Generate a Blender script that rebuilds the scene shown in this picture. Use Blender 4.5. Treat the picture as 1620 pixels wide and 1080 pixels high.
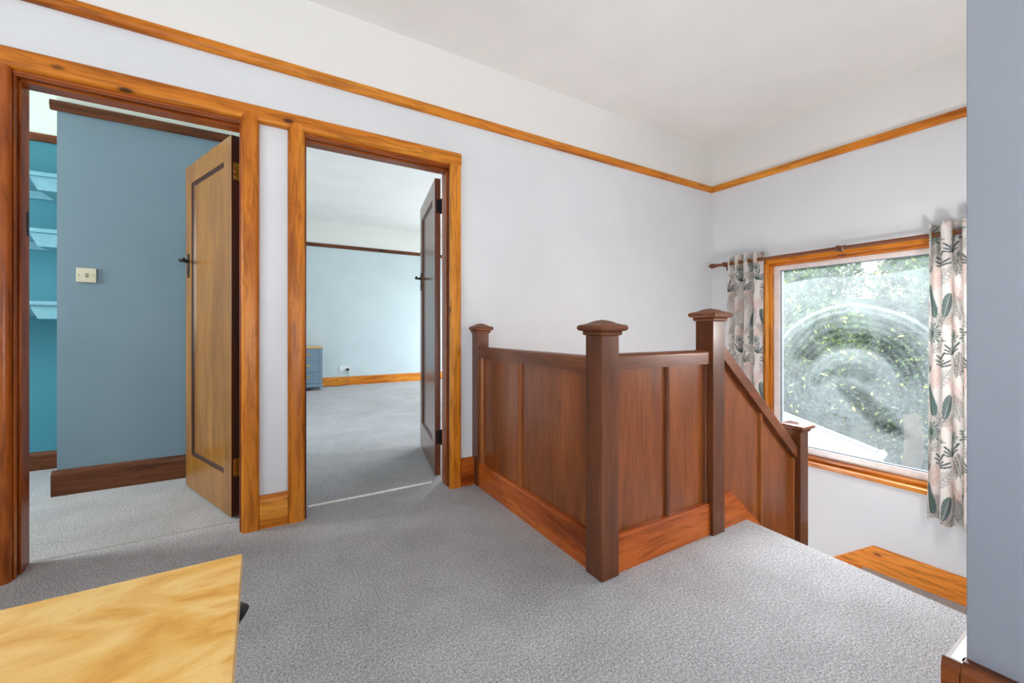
import bpy, bmesh, math, random
import numpy as np
from math import radians as R, sin, cos, pi
from mathutils import Vector, Matrix
random.seed(7)
for o in list(bpy.data.objects): bpy.data.objects.remove(o)
sc = bpy.context.scene
col = sc.collection

# ------------------------------------------------------------------ camera, sky, sun, window and fill lamps, exposure
CAMH = 0.98
cd = bpy.data.cameras.new('camera'); cam = bpy.data.objects.new('camera', cd); col.objects.link(cam)
cam.location = (0, 0, CAMH); cam.rotation_euler = (R(90), 0, -R(31.2))
cd.sensor_width = 36; cd.lens = 36*659.2/1620; cd.shift_y = (521.2-540)/1620; cd.clip_start = 0.02; cd.clip_end = 200
sc.camera = cam
sc.view_settings.view_transform = 'Standard'; sc.view_settings.look = 'None'
sc.view_settings.gamma = 1.0; sc.view_settings.use_curve_mapping = False
sc.view_settings.exposure = 0.4
sc.cycles.max_bounces = 10; sc.cycles.diffuse_bounces = 5; sc.cycles.transparent_max_bounces = 12
sc.cycles.caustics_reflective = False; sc.cycles.caustics_refractive = False
sc.cycles.sample_clamp_indirect = 6

w = bpy.data.worlds.new('sky'); sc.world = w; w.use_nodes = True
nt = w.node_tree; nt.nodes.clear()
wo = nt.nodes.new('ShaderNodeOutputWorld'); bg = nt.nodes.new('ShaderNodeBackground')
tc = nt.nodes.new('ShaderNodeTexCoord'); sp = nt.nodes.new('ShaderNodeSeparateXYZ'); cr = nt.nodes.new('ShaderNodeValToRGB')
nt.links.new(tc.outputs['Generated'], sp.inputs[0]); nt.links.new(sp.outputs['Z'], cr.inputs[0])
cr.color_ramp.elements[0].color = (0.92, 0.96, 1.0, 1); cr.color_ramp.elements[1].color = (0.62, 0.78, 1.0, 1)
nt.links.new(cr.outputs[0], bg.inputs[0]); nt.links.new(bg.outputs[0], wo.inputs[0])
bg.inputs[1].default_value = 2.4

def lamp(name, kind, loc, direction, energy, color=(1, 1, 1), size=None, sy=None):
    l = bpy.data.lights.new(name, kind); o = bpy.data.objects.new(name, l); col.objects.link(o)
    o.location = loc; o.rotation_euler = Vector(direction).to_track_quat('-Z', 'Y').to_euler()
    l.energy = energy; l.color = color
    if kind == 'AREA':
        l.shape = 'RECTANGLE'; l.size = size; l.size_y = sy
    return o
sun = lamp('sun', 'SUN', (0, 0, 12), (0.28, -0.10, -1.0), 2.6, (1, 0.96, 0.88)); sun.data.angle = R(1)
# daylight lamps in the other windows; the landing pair is added fill (the openings themselves are built below)
lamp('fill_light_landing', 'AREA', (-0.1, -2.02, 0.85), (0.22, 0.66, 0.80), 38, (0.98, 0.99, 1.0), 2.2, 1.4)
lamp('fill_light_landing_side', 'AREA', (-2.02, 0.3, 1.35), (1, 0.05, 1.3), 13, (0.98, 0.99, 1.0), 1.6, 1.4)
lamp('window_light_bedroom', 'AREA', (4.95, 5.9, 1.6), (-1, -0.6, -0.05), 125, (0.95, 0.98, 1.0), 2.6, 1.5)
lamp('window_light_small_room', 'AREA', (-3.05, 3.05, 1.55), (1, 0.0, -0.35), 80, (0.95, 1.0, 0.97), 0.8, 1.3)
lamp('sky_fill_over_garden', 'AREA', (6.8, 2.0, 3.15), (-3.2, -0.9, -1.8), 850, (0.90, 0.95, 1.0), 2.8, 1.3)  # added lamp above the garden, strengthens the light through the stair window
pl = lamp('window_light_portal', 'AREA', (3.93, 1.25, 0.74), (-1, 0, 0), 1, (1, 1, 1), 1.30, 1.52)
pl.data.cycles.is_portal = True

# ------------------------------------------------------------------ materials
def lin(c):
    out = []
    for v in c:
        v = v/255.0
        out.append(v/12.92 if v <= 0.04045 else ((v+0.055)/1.055)**2.4)
    return (*out, 1)

class NT:
    def __init__(s, name):
        s.m = bpy.data.materials.new(name); s.m.use_nodes = True; s.t = s.m.node_tree; s.t.nodes.clear()
        s.out = s.n('ShaderNodeOutputMaterial')
    def n(s, typ, **kw):
        nd = s.t.nodes.new(typ)
        for k, v in kw.items(): setattr(nd, k, v)
        return nd
    def l(s, a, b): s.t.links.new(a, b)
    def pos(s, scale=(1, 1, 1), rot=(0, 0, 0), loc=(0, 0, 0)):
        g = s.n('ShaderNodeNewGeometry'); mp = s.n('ShaderNodeMapping')
        mp.inputs['Scale'].default_value = scale; mp.inputs['Rotation'].default_value = rot; mp.inputs['Location'].default_value = loc
        s.l(g.outputs['Position'], mp.inputs[0]); return mp.outputs[0]
    def objco(s, scale=(1, 1, 1), rot=(0, 0, 0), loc=(0, 0, 0)):
        g = s.n('ShaderNodeTexCoord'); mp = s.n('ShaderNodeMapping')
        mp.inputs['Scale'].default_value = scale; mp.inputs['Rotation'].default_value = rot; mp.inputs['Location'].default_value = loc
        s.l(g.outputs['Object'], mp.inputs[0]); return mp.outputs[0]
    def noise(s, vec, scale, detail=3, rough=0.5, dist=0):
        n = s.n('ShaderNodeTexNoise'); n.inputs['Scale'].default_value = scale; n.inputs['Detail'].default_value = detail
        n.inputs['Roughness'].default_value = rough; n.inputs['Distortion'].default_value = dist
        s.l(vec, n.inputs['Vector']); return n.outputs['Fac']
    def ramp(s, fac, stops, interp='LINEAR'):
        r = s.n('ShaderNodeValToRGB'); r.color_ramp.interpolation = interp
        e = r.color_ramp.elements
        while len(e) < len(stops): e.new(0.5)
        for i, (p, c) in enumerate(stops): e[i].position = p; e[i].color = c if len(c) == 4 else (*c, 1)
        s.l(fac, r.inputs[0]); return r.outputs[0]
    def mix(s, fac, a, b, blend='MIX'):
        m = s.n('ShaderNodeMix', data_type='RGBA', blend_type=blend)
        for v, k in ((fac, 0), (a, 6), (b, 7)):
            if hasattr(v, 'node'): s.l(v, m.inputs[k])
            else: m.inputs[k].default_value = v
        return m.outputs[2]
    def math(s, op, a, b=0.0, c=0.0):
        m = s.n('ShaderNodeMath', operation=op)
        for i, v in enumerate((a, b, c)):
            if hasattr(v, 'node'): s.l(v, m.inputs[i])
            else: m.inputs[i].default_value = v
        return m.outputs[0]
    def bsdf(s, color, rough=0.5, metallic=0, bump=None, bs=0.1, bd=0.002, coat=0, coat_r=0.1, spec=0.5):
        b = s.n('ShaderNodeBsdfPrincipled')
        if hasattr(color, 'node'): s.l(color, b.inputs['Base Color'])
        else: b.inputs['Base Color'].default_value = color
        if hasattr(rough, 'node'): s.l(rough, b.inputs['Roughness'])
        else: b.inputs['Roughness'].default_value = rough
        b.inputs['Metallic'].default_value = metallic
        b.inputs['Coat Weight'].default_value = coat; b.inputs['Coat Roughness'].default_value = coat_r
        b.inputs['Specular IOR Level'].default_value = spec
        if bump is not None:
            bp = s.n('ShaderNodeBump'); bp.inputs['Strength'].default_value = bs; bp.inputs['Distance'].default_value = bd
            s.l(bump, bp.inputs['Height']); s.l(bp.outputs[0], b.inputs['Normal'])
        s.l(b.outputs[0], s.out.inputs[0]); return b

def m_paint(name, c_low, c_high=None, zsplit=2.31, rough=0.6, bump=0.25):
    t = NT(name); v = t.pos()
    n1 = t.noise(v, 2.2, 4, 0.55)
    a = t.mix(t.ramp(n1, [(0.3, (0, 0, 0)), (0.7, (1, 1, 1))]), lin(c_low), lin(tuple(max(0, k-6) for k in c_low)))
    if c_high:
        g = t.n('ShaderNodeSeparateXYZ'); t.l(v, g.inputs[0])
        a = t.mix(t.math('GREATER_THAN', g.outputs['Z'], zsplit), a, lin(c_high))
    nb = t.noise(v, 38, 4, 0.6)
    t.bsdf(a, rough, bump=nb, bs=bump, bd=0.002, spec=0.35)
    return t.m

def m_pine(name, light, mid, dark, axis='Z', knots=True, rough=0.38, coat=0.12, off=0.0, obj=False, kscale=6.5):
    """varnished softwood, grain running along axis"""
    t = NT(name)
    k = 0.10
    s = {'X': (k, 1, 1), 'Y': (1, k, 1), 'Z': (1, 1, k)}[axis]
    pf = t.objco if obj else t.pos
    v = pf(s, loc=(off, off*0.7, off*1.3)); v2 = pf((1, 1, 1), loc=(off, off, off))
    warp = t.noise(v, 7, 2, 0.5)
    rings = t.noise(v, 46, 3, 0.6, 0.6)
    fine = t.noise(pf({'X': (.02, 1, 1), 'Y': (1, .02, 1), 'Z': (1, 1, .02)}[axis]), 420, 2, 0.6)
    base = t.ramp(warp, [(0.28, lin(dark)), (0.46, lin(mid)), (0.72, lin(light))])
    g2 = t.ramp(rings, [(0.36, (0.50, 0.42, 0.34)), (0.54, (1, 1, 1))])
    c = t.mix(0.75, base, g2, 'MULTIPLY')
    c = t.mix(0.35, c, t.ramp(fine, [(0.3, (0.7, 0.66, 0.6)), (0.6, (1, 1, 1))]), 'MULTIPLY')
    if knots:
        ks = {'X': (.45, 1, 1), 'Y': (1, .45, 1), 'Z': (1, 1, .45)}[axis]
        vo = t.n('ShaderNodeTexVoronoi'); vo.inputs['Scale'].default_value = kscale; vo.inputs['Randomness'].default_value = 1
        t.l(pf(ks, loc=(off*2, off, off)), vo.inputs['Vector'])
        kn = t.ramp(vo.outputs['Distance'], [(0.05, (1, 1, 1)), (0.10, (0, 0, 0))])
        halo = t.ramp(vo.outputs['Distance'], [(0.07, (1, 1, 1)), (0.2, (0, 0, 0))])
        c = t.mix(t.math('MULTIPLY', halo, 0.35), c, lin(dark))
        c = t.mix(t.math('MULTIPLY', kn, 0.95), c, lin(tuple(int(q*0.38) for q in dark)))
    t.bsdf(c, rough, bump=rings, bs=0.12, bd=0.001, coat=coat, coat_r=0.18, spec=0.22)
    return t.m

def m_oak(name, light, dark, axis='Z', rough=0.36, coat=0.12, obj=False, bump=0.15):
    t = NT(name)
    s = {'X': (.03, 1, 1), 'Y': (1, .03, 1), 'Z': (1, 1, .03)}[axis]
    pf = t.objco if obj else t.pos
    v = pf(s)
    a = t.noise(v, 260, 3, 0.65); b = t.noise(pf({'X': (.15, 1, 1), 'Y': (1, .15, 1), 'Z': (1, 1, .15)}[axis]), 9, 3, 0.55, 0.25)
    c = t.ramp(b, [(0.3, lin(dark)), (0.7, lin(light))])
    c = t.mix(0.7, c, t.ramp(a, [(0.34, (0.48, 0.42, 0.36)), (0.6, (1.1, 1.1, 1.1))]), 'MULTIPLY')
    r = rough
    t.bsdf(c, r, bump=a, bs=bump, bd=0.0008, coat=coat, coat_r=0.2, spec=0.35)
    return t.m

def m_carpet(name, a=(116, 115, 114), b=(238, 238, 240), rough=0.95):
    t = NT(name); v = t.pos()
    n1 = t.noise(v, 300, 2, 0.65); n2 = t.noise(v, 120, 2, 0.5); big = t.noise(v, 2.6, 4, 0.6); mid = t.noise(v, 9, 3, 0.6)
    f = t.math('ADD', t.math('MULTIPLY', n1, 0.72), t.math('MULTIPLY', n2, 0.28))
    c = t.ramp(f, [(0.36, lin(a)), (0.5, lin(tuple((x+y)//2 for x, y in zip(a, b)))), (0.64, lin(b))])
    c = t.mix(0.55, c, t.ramp(big, [(0.3, (0.80, 0.80, 0.80)), (0.62, (1.08, 1.08, 1.08))]), 'MULTIPLY')
    c = t.mix(0.35, c, t.ramp(mid, [(0.3, (0.82, 0.82, 0.82)), (0.65, (1.08, 1.08, 1.08))]), 'MULTIPLY')
    t.bsdf(c, rough, bump=f, bs=0.9, bd=0.006, spec=0.1)
    return t.m

def m_plain(name, c, rough=0.5, metallic=0, coat=0, bump=0):
    t = NT(name); nz = t.noise(t.pos(), 25, 3)
    cc = t.mix(t.ramp(nz, [(0.3, (0, 0, 0)), (0.7, (1, 1, 1))]), lin(c), lin(tuple(int(k*0.94) for k in c)))
    t.bsdf(cc, rough, metallic, bump=nz if bump else None, bs=bump, coat=coat); return t.m

M = {}
M['wall'] = m_paint('landing_wall_paint', (225, 228, 231), (235, 234, 231))
M['ceiling'] = m_paint('ceiling_paint', (240, 238, 235), rough=0.7, bump=0.35)
M['pier'] = m_paint('shaded_wall_paint', (156, 161, 172), rough=0.45, bump=0.3)  # landing paint with the wall end's shade put into the colour
M['blue'] = m_paint('blue_wall_paint', (118, 140, 152), (216, 222, 214), 2.30)
M['teal'] = m_paint('teal_alcove_paint', (64, 132, 148), (214, 224, 216), 2.32)
M['tealwood'] = m_plain('teal_shelf_gloss', (120, 172, 186), 0.4)
M['bed'] = m_paint('pale_blue_wall_paint', (196, 210, 214), (224, 226, 222), 2.43)
PL, PM, PD = (232, 158, 60), (212, 126, 32), (164, 84, 14)
M['pineX'] = m_pine('pine_varnished_along_x', PL, PM, PD, 'X', off=1.3)
M['pineY'] = m_pine('pine_varnished_along_y', PL, PM, PD, 'Y', off=2.1)
M['pineZ'] = m_pine('pine_varnished_upright', PL, PM, PD, 'Z', off=0.4)
M['jambZ'] = m_pine('jamb_pine_upright', (184, 100, 34), (150, 72, 18), (98, 40, 8), 'Z', off=3.4, rough=0.3, coat=0.2)
M['jambX'] = m_pine('jamb_pine_across', (184, 100, 34), (150, 72, 18), (98, 40, 8), 'X', off=3.4, rough=0.3, coat=0.2)
M['darkX'] = m_pine('dark_skirting_pine', (118, 68, 38), (92, 50, 26), (60, 30, 16), 'X', off=0.9, kscale=4)
M['darkY'] = m_pine('brown_skirting_pine_y', (176, 104, 46), (146, 80, 32), (100, 50, 18), 'Y', off=7.7)
M['baseX'] = m_pine('base_board_pine_x', (206, 112, 44), (182, 90, 30), (130, 56, 14), 'X', off=5.1, rough=0.3, coat=0.2)
M['baseY'] = m_pine('base_board_pine_y', (206, 112, 44), (182, 90, 30), (130, 56, 14), 'Y', off=6.1, rough=0.3, coat=0.2)
M['newel'] = m_oak('newel_oak', (120, 68, 38), (84, 43, 20), 'Z', coat=0.3)
M['capwood'] = m_oak('cap_oak', (134, 80, 48), (98, 54, 30), 'X', rough=0.5, coat=0.0)
M['panel'] = m_oak('panel_oak', (156, 86, 34), (120, 60, 17), 'Z', rough=0.32, coat=0.35)
M['railX'] = m_oak('rail_oak_x', (134, 76, 42), (100, 52, 26), 'X')
M['railY'] = m_oak('rail_oak_y', (134, 76, 42), (100, 52, 26), 'Y')
M['bead'] = m_oak('bead_oak', (170, 104, 50), (140, 76, 32), 'Z')
M['door'] = m_oak('door_oak_veneer', (156, 108, 44), (122, 78, 26), 'Z', obj=True, rough=0.3)
M['door2'] = m_oak('door_oak_reflect_tone', (138, 88, 56), (100, 60, 36), 'Z', obj=True, rough=0.25, coat=0.4)  # same veneer as the first door, reflected light put into its tone
M['dooredge'] = m_oak('door_edge_dark', (70, 32, 14), (44, 18, 8), 'Z', obj=True)  # hinge edge and mouldings darker than the leaf
M['dooredge2'] = m_oak('door_edge_brown', (118, 62, 34), (86, 42, 22), 'Z', obj=True)
M['carpet'] = m_carpet('grey_twist_carpet')
M['iron'] = m_plain('black_iron', (24, 24, 26), 0.4, 0.6)
M['brass'] = m_plain('brass', (205, 165, 85), 0.3, 1.0)
M['white'] = m_plain('white_plastic', (236, 238, 240), 0.35)
M['upvc'] = m_plain('white_window_frame', (240, 236, 236), 0.3)
M['cream'] = m_plain('cream_plastic', (208, 200, 176), 0.4)
M['black'] = m_plain('black_rubber', (22, 24, 28), 0.5)
M['greyblue'] = m_plain('grey_blue_furniture_paint', (122, 146, 162), 0.45)
M['lightblue'] = m_plain('light_grey_furniture_paint', (204, 213, 226), 0.45)
M['birch'] = m_pine('birch_top', (240, 192, 110), (228, 172, 84), (210, 146, 60), 'X', knots=False, rough=0.3, coat=0.3, off=8.2)
M['littrim'] = m_plain('window_lit_gloss', (232, 226, 222), 0.3, coat=0.4)
M['threshold'] = m_plain('pale_threshold_bar', (252, 248, 240), 0.4)
M['grass'] = m_plain('rough_grass', (62, 76, 56), 0.95, bump=0.5)
M['bark'] = m_plain('pale_bark', (74, 60, 46), 0.9, bump=0.6); M['stem'] = m_plain('dark_bark', (58, 50, 40), 0.9)
M['roof'] = m_plain('white_roof_sheet', (104, 108, 112), 0.35)
M['roofwhite'] = m_plain('white_roof_edge', (132, 136, 140), 0.4)
M['roofline'] = m_plain('grey_roof_joint', (48, 54, 60), 0.4)

# birch top: swirling figure, dark pinhole knots
def birch():
    t = NT('birch_ply_top'); v = t.pos((1, 1, 1), rot=(0, 0, 0.6))
    warp = t.noise(t.pos((1.6, 5.0, 1), rot=(0, 0, -0.55)), 2.2, 5, 0.6, 1.6)
    fine = t.noise(t.pos((3, 60, 1), rot=(0, 0, -0.5)), 9, 3, 0.6)
    c = t.ramp(warp, [(0.30, lin((212, 140, 50))), (0.42, lin((238, 182, 86))), (0.55, lin((250, 210, 128))), (0.66, lin((234, 168, 72))), (0.8, lin((252, 214, 136)))])
    c = t.mix(0.3, c, t.ramp(fine, [(0.35, (0.82, 0.76, 0.66)), (0.6, (1, 1, 1))]), 'MULTIPLY')
    vo = t.n('ShaderNodeTexVoronoi'); vo.inputs['Scale'].default_value = 7.5; t.l(t.pos((1, 1, 0), loc=(0.37, 0.08, 0)), vo.inputs['Vector'])
    c = t.mix(t.ramp(vo.outputs['Distance'], [(0.022, (1, 1, 1)), (0.034, (0, 0, 0))]), c, lin((60, 34, 14)))
    t.bsdf(c, 0.35, coat=0.25, coat_r=0.2); return t.m
M['birchtop'] = birch()

def cloth_mat():
    t = NT('printed_cotton'); a = t.n('ShaderNodeAttribute'); a.attribute_name = 'print'
    d = t.n('ShaderNodeBsdfDiffuse'); tr = t.n('ShaderNodeBsdfTranslucent'); mx = t.n('ShaderNodeMixShader')
    weave = t.noise(t.pos(), 900, 2); bp = t.n('ShaderNodeBump'); bp.inputs['Strength'].default_value = 0.15; bp.inputs['Distance'].default_value = 0.0005
    t.l(weave, bp.inputs['Height']); t.l(bp.outputs[0], d.inputs['Normal'])
    t.l(a.outputs['Color'], d.inputs['Color']); t.l(a.outputs['Color'], tr.inputs['Color'])
    mx.inputs[0].default_value = 0.33; t.l(d.outputs[0], mx.inputs[1]); t.l(tr.outputs[0], mx.inputs[2]); t.l(mx.outputs[0], t.out.inputs[0]); return t.m
M['cloth'] = cloth_mat()

def glass_mat(film):
    t = NT('smeared_window_glass' if film else 'clear_glass')
    tr = t.n('ShaderNodeBsdfTransparent'); gl = t.n('ShaderNodeBsdfGlossy'); gl.inputs['Roughness'].default_value = 0.30 if film else 0.02
    fr = t.n('ShaderNodeFresnel'); fr.inputs[0].default_value = 1.45; m1 = t.n('ShaderNodeMixShader')
    t.l(t.math('MULTIPLY', fr.outputs[0], 0.6), m1.inputs[0]); t.l(tr.outputs[0], m1.inputs[1]); t.l(gl.outputs[0], m1.inputs[2])
    if film:
        a = t.n('ShaderNodeAttribute'); a.attribute_name = 'film'
        df = t.n('ShaderNodeBsdfDiffuse'); tl = t.n('ShaderNodeBsdfTranslucent'); m2 = t.n('ShaderNodeMixShader'); m3 = t.n('ShaderNodeMixShader')
        df.inputs[0].default_value = (0.80, 0.87, 0.88, 1); tl.inputs[0].default_value = (0.80, 0.89, 0.90, 1); m2.inputs[0].default_value = 0.7
        t.l(df.outputs[0], m2.inputs[1]); t.l(tl.outputs[0], m2.inputs[2])
        sp = t.ramp(t.noise(t.pos(), 160, 2), [(0.3, (0.8, 0.8, 0.8)), (0.7, (1.15, 1.15, 1.15))])
        t.l(t.math('MULTIPLY', a.outputs['Fac'], sp), m3.inputs[0]); t.l(m1.outputs[0], m3.inputs[1]); t.l(m2.outputs[0], m3.inputs[2])
        t.l(m3.outputs[0], t.out.inputs[0])
    else: t.l(m1.outputs[0], t.out.inputs[0])
    return t.m
M['glassfilm'] = glass_mat(True); M['glass'] = glass_mat(False)

def leaf_mat(name, stops):
    t = NT(name); a = t.n('ShaderNodeAttribute'); a.attribute_name = 'tone'
    c = t.ramp(a.outputs['Fac'], stops)
    d = t.n('ShaderNodeBsdfDiffuse'); tr = t.n('ShaderNodeBsdfTranslucent'); g = t.n('ShaderNodeBsdfGlossy'); g.inputs['Roughness'].default_value = 0.35
    mx = t.n('ShaderNodeMixShader'); mx.inputs[0].default_value = 0.4; m2 = t.n('ShaderNodeMixShader'); m2.inputs[0].default_value = 0.02
    t.l(c, d.inputs[0]); t.l(c, tr.inputs[0]); t.l(d.outputs[0], mx.inputs[1]); t.l(tr.outputs[0], mx.inputs[2])
    t.l(mx.outputs[0], m2.inputs[1]); t.l(g.outputs[0], m2.inputs[2]); t.l(m2.outputs[0], t.out.inputs[0]); return t.m
M['leafA'] = leaf_mat('leaf_green', [(0, lin((30, 52, 38))), (0.5, lin((78, 110, 68))), (0.85, lin((146, 172, 92))), (1, lin((208, 214, 112)))])
M['leafB'] = leaf_mat('leaf_dark', [(0, lin((16, 34, 28))), (0.6, lin((38, 64, 50))), (0.9, lin((96, 124, 76))), (1, lin((200, 208, 112)))])

# ------------------------------------------------------------------ mesh helpers
class MB:
    def __init__(s): s.bm = bmesh.new()
    def add(s, other, mi=0):
        for f in other.faces: f.material_index = mi
        me = bpy.data.meshes.new('tmp'); other.to_mesh(me); other.free(); s.bm.from_mesh(me); bpy.data.meshes.remove(me); return s
    def box(s, x0, x1, y0, y1, z0, z1, bev=0.0, seg=2, mi=0, mat=None):
        b = bmesh.new(); bmesh.ops.create_cube(b, size=1)
        for v in b.verts: v.co = Vector(((x0+x1)/2+v.co.x*(x1-x0), (y0+y1)/2+v.co.y*(y1-y0), (z0+z1)/2+v.co.z*(z1-z0)))
        if bev > 0: bmesh.ops.bevel(b, geom=list(b.edges), offset=bev, segments=seg, affect='EDGES', profile=0.5)
        if mat: b.transform(mat)
        return s.add(b, mi)
    def prism(s, pts, axis, a0, a1, mi=0, mat=None):
        """extrude the 2D polygon pts along axis; pts are the two other coordinates in x,y,z order"""
        b = bmesh.new()
        def mk(p, a):
            if axis == 'X': return (a, p[0], p[1])
            if axis == 'Y': return (p[0], a, p[1])
            return (p[0], p[1], a)
        r0 = [b.verts.new(mk(p, a0)) for p in pts]; r1 = [b.verts.new(mk(p, a1)) for p in pts]
        n = len(pts)
        for i in range(n): b.faces.new((r0[i], r0[(i+1) % n], r1[(i+1) % n], r1[i]))
        b.faces.new(list(reversed(r0))); b.faces.new(r1)
        bmesh.ops.recalc_face_normals(b, faces=b.faces)
        if mat: b.transform(mat)
        return s.add(b, mi)
    def hull(s, bottom, top, mi=0):
        b = bmesh.new(); r0 = [b.verts.new(p) for p in bottom]; r1 = [b.verts.new(p) for p in top]; n = len(bottom)
        for i in range(n): b.faces.new((r0[i], r0[(i+1) % n], r1[(i+1) % n], r1[i]))
        b.faces.new(list(reversed(r0))); b.faces.new(r1); bmesh.ops.recalc_face_normals(b, faces=b.faces)
        return s.add(b, mi)
    def tube(s, pts, r, seg=12, mi=0, cap=True):
        b = bmesh.new(); rings = []
        pts = [Vector(p) for p in pts]; rr = r if isinstance(r, (list, tuple)) else [r]*len(pts)
        for i, p in enumerate(pts):
            d = (pts[min(i+1, len(pts)-1)]-pts[max(i-1, 0)]).normalized()
            up = Vector((0, 0, 1)) if abs(d.z) < 0.95 else Vector((1, 0, 0))
            a = d.cross(up).normalized(); c = a.cross(d).normalized()
            rings.append([b.verts.new(p+(a*cos(2*pi*k/seg)+c*sin(2*pi*k/seg))*rr[i]) for k in range(seg)])
        for i in range(len(rings)-1):
            for k in range(seg): b.faces.new((rings[i][k], rings[i][(k+1) % seg], rings[i+1][(k+1) % seg], rings[i+1][k]))
        if cap: b.faces.new(list(reversed(rings[0]))); b.faces.new(rings[-1])
        bmesh.ops.recalc_face_normals(b, faces=b.faces); return s.add(b, mi)
    def lathe(s, prof, origin, axis='Z', seg=24, mi=0):
        b = bmesh.new(); rings = []
        for (r, h) in prof:
            ring = []
            for k in range(seg):
                a = 2*pi*k/seg; u, v = r*cos(a), r*sin(a)
                p = {'Z': (u, v, h), 'Y': (u, h, v), 'X': (h, u, v)}[axis]
                ring.append(b.verts.new(Vector(origin)+Vector(p)))
            rings.append(ring)
        for i in range(len(rings)-1):
            for k in range(seg): b.faces.new((rings[i][k], rings[i][(k+1) % seg], rings[i+1][(k+1) % seg], rings[i+1][k]))
        b.faces.new(rings[0]); b.faces.new(rings[-1]); bmesh.ops.recalc_face_normals(b, faces=b.faces); return s.add(b, mi)
    def sqloft(s, prof, cx, cy, z0, hx=1.0, mi=0):
        b = bmesh.new(); rings = []
        for (h, z) in prof:
            ring = []
            for (sx, sy) in ((-1, -1), (1, -1), (1, 1), (-1, 1)): ring.append(b.verts.new((cx+sx*h*hx, cy+sy*h, z0+z)))
            rings.append(ring)
        for i in range(len(rings)-1):
            for k in range(4): b.faces.new((rings[i][k], rings[i][(k+1) % 4], rings[i+1][(k+1) % 4], rings[i+1][k]))
        b.faces.new(rings[0]); b.faces.new(rings[-1]); bmesh.ops.recalc_face_normals(b, faces=b.faces); return s.add(b, mi)
    def build(s, name, mats, parent=None, smooth=26, origin=None):
        me = bpy.data.meshes.new(name)
        if origin is not None: s.bm.transform(Matrix.Translation(-Vector(origin)))
        s.bm.to_mesh(me); s.bm.free()
        for m in (mats if isinstance(mats, (list, tuple)) else [mats]): me.materials.append(m)
        if smooth:
            me.polygons.foreach_set('use_smooth', [True]*len(me.polygons)); me.set_sharp_from_angle(angle=R(smooth))
        o = bpy.data.objects.new(name, me); col.objects.link(o)
        if origin is not None: o.location = origin
        if smooth and len(me.polygons) < 3000:
            wn = o.modifiers.new('weighted_normals', 'WEIGHTED_NORMAL'); wn.keep_sharp = True
        if parent: o.parent = parent
        return o
def tag(o, label=None, cat=None, group=None, kind=None):
    for k, v in (('label', label), ('category', cat), ('group', group), ('kind', kind)):
        if v: o[k] = v
    return o
def empty(name, loc=(0, 0, 0), rz=0, **kw):
    o = bpy.data.objects.new(name, None); o.location = loc; o.rotation_euler = (0, 0, rz); o.empty_display_size = 0.1
    col.objects.link(o); tag(o, **kw); return o
def struct(name, mb, mat, **kw): return tag(mb.build(name, mat, **kw), kind='structure')

# ------------------------------------------------------------------ measures
YA, XB, ZC, TW = 2.415, 3.694, 2.70, 0.13      # face of the door wall, face of the window wall, ceiling, wall thickness
NX, NY = 2.17, 1.245                            # top nosing of the stairs, centre line of the balustrade
LOW = -2.63                                     # hall floor below

# ------------------------------------------------------------------ the setting: floors
m = MB()
m.prism([(-1.9, -1.9), (2.6, -1.9), (2.6, 0.26), (2.062, 0.26), (2.062, 0.31), (2.154, 1.262), (1.90, 1.262), (1.17, 1.262), (1.17, YA+TW+0.012), (-1.9, YA+TW+0.012)], 'Z', -0.25, 0.0)
# rounded carpet nosing over the top step
m.tube([(2.154, 1.262, -0.02), (2.11, 0.8, -0.02), (2.062, 0.31, -0.02)], 0.02, 14)
floor = struct('floor', m, M['carpet'])
m = MB(); m.box(0.10, 4.75, YA+TW+0.012, 7.95, -0.25, 0.0); struct('floor_bedroom', m, M['carpet'])
m = MB(); m.box(-2.95, 0.10, YA+TW+0.012, 4.3, -0.25, 0.0); struct('floor_small_room', m, M['carpet'])
m = MB(); m.box(0.0, XB+0.2, 0.2, YA+0.1, LOW-0.15, LOW); struct('floor_hall', m, M['carpet'])

# walls -----------------------------------------------------------
D1a, D1b, D2a, D2b, DH = -0.850, -0.052, 0.178, 1.034, 2.0
m = MB()
y0, y1 = YA, YA+TW
m.box(-1.9, D1a-0.0, y0, y1, 0, 2.9); m.box(D1a, D1b, y0, y1, DH, 2.9); m.box(D1b, D2a, y0, y1, 0, 2.9)
m.box(D2a, D2b, y0, y1, DH, 2.9); m.box(D2b, XB+0.2, y0, y1, 0, 2.9); m.box(1.17, XB+0.2, y0, y1, LOW, 0)
struct('wall_left', m, M['wall'], smooth=0)
WY0, WY1, WZ0, WZ1 = 0.60, 1.935, -0.055, 1.560    # opening in the window wall
m = MB(); x0, x1 = XB, XB+0.22
m.box(x0, x1, 0.2, WY0, LOW, 2.9); m.box(x0, x1, WY1, YA, LOW, 2.9); m.box(x0, x1, WY0, WY1, LOW, WZ0); m.box(x0, x1, WY0, WY1, WZ1, 2.9)
struct('wall_right', m, M['wall'], smooth=0)
m = MB(); m.box(1.528, 1.56, 0.214, 0.306, LOW, ZC, 0.003); m.box(1.555, XB, 0.2145, 0.3055, LOW, ZC, 0, mi=1); struct('wall_near_right', m, [M['pier'], M['wall']])
m = MB(); m.box(2.6, 2.7, -1.9, 0.214, 0, ZC); struct('wall_side_passage', m, M['wall'])
m = MB(); m.box(2.578, 2.6, -1.9, 0.192, 0, 0.155, 0.004); m.box(1.56, 2.6, 0.192, 0.2145, 0, 0.155, 0.004); struct('baseboard_side_passage', m, M['baseX'])
m = MB()   # wall behind the camera with an opening added to let light in
m.box(-1.9, -1.15, -2.0, -1.9, 0, 2.9); m.box(0.95, 2.7, -2.0, -1.9, 0, 2.9); m.box(-1.15, 0.95, -2.0, -1.9, 0, 0.15); m.box(-1.15, 0.95, -2.0, -1.9, 1.6, 2.9)
struct('wall_behind', m, M['wall'])
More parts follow.
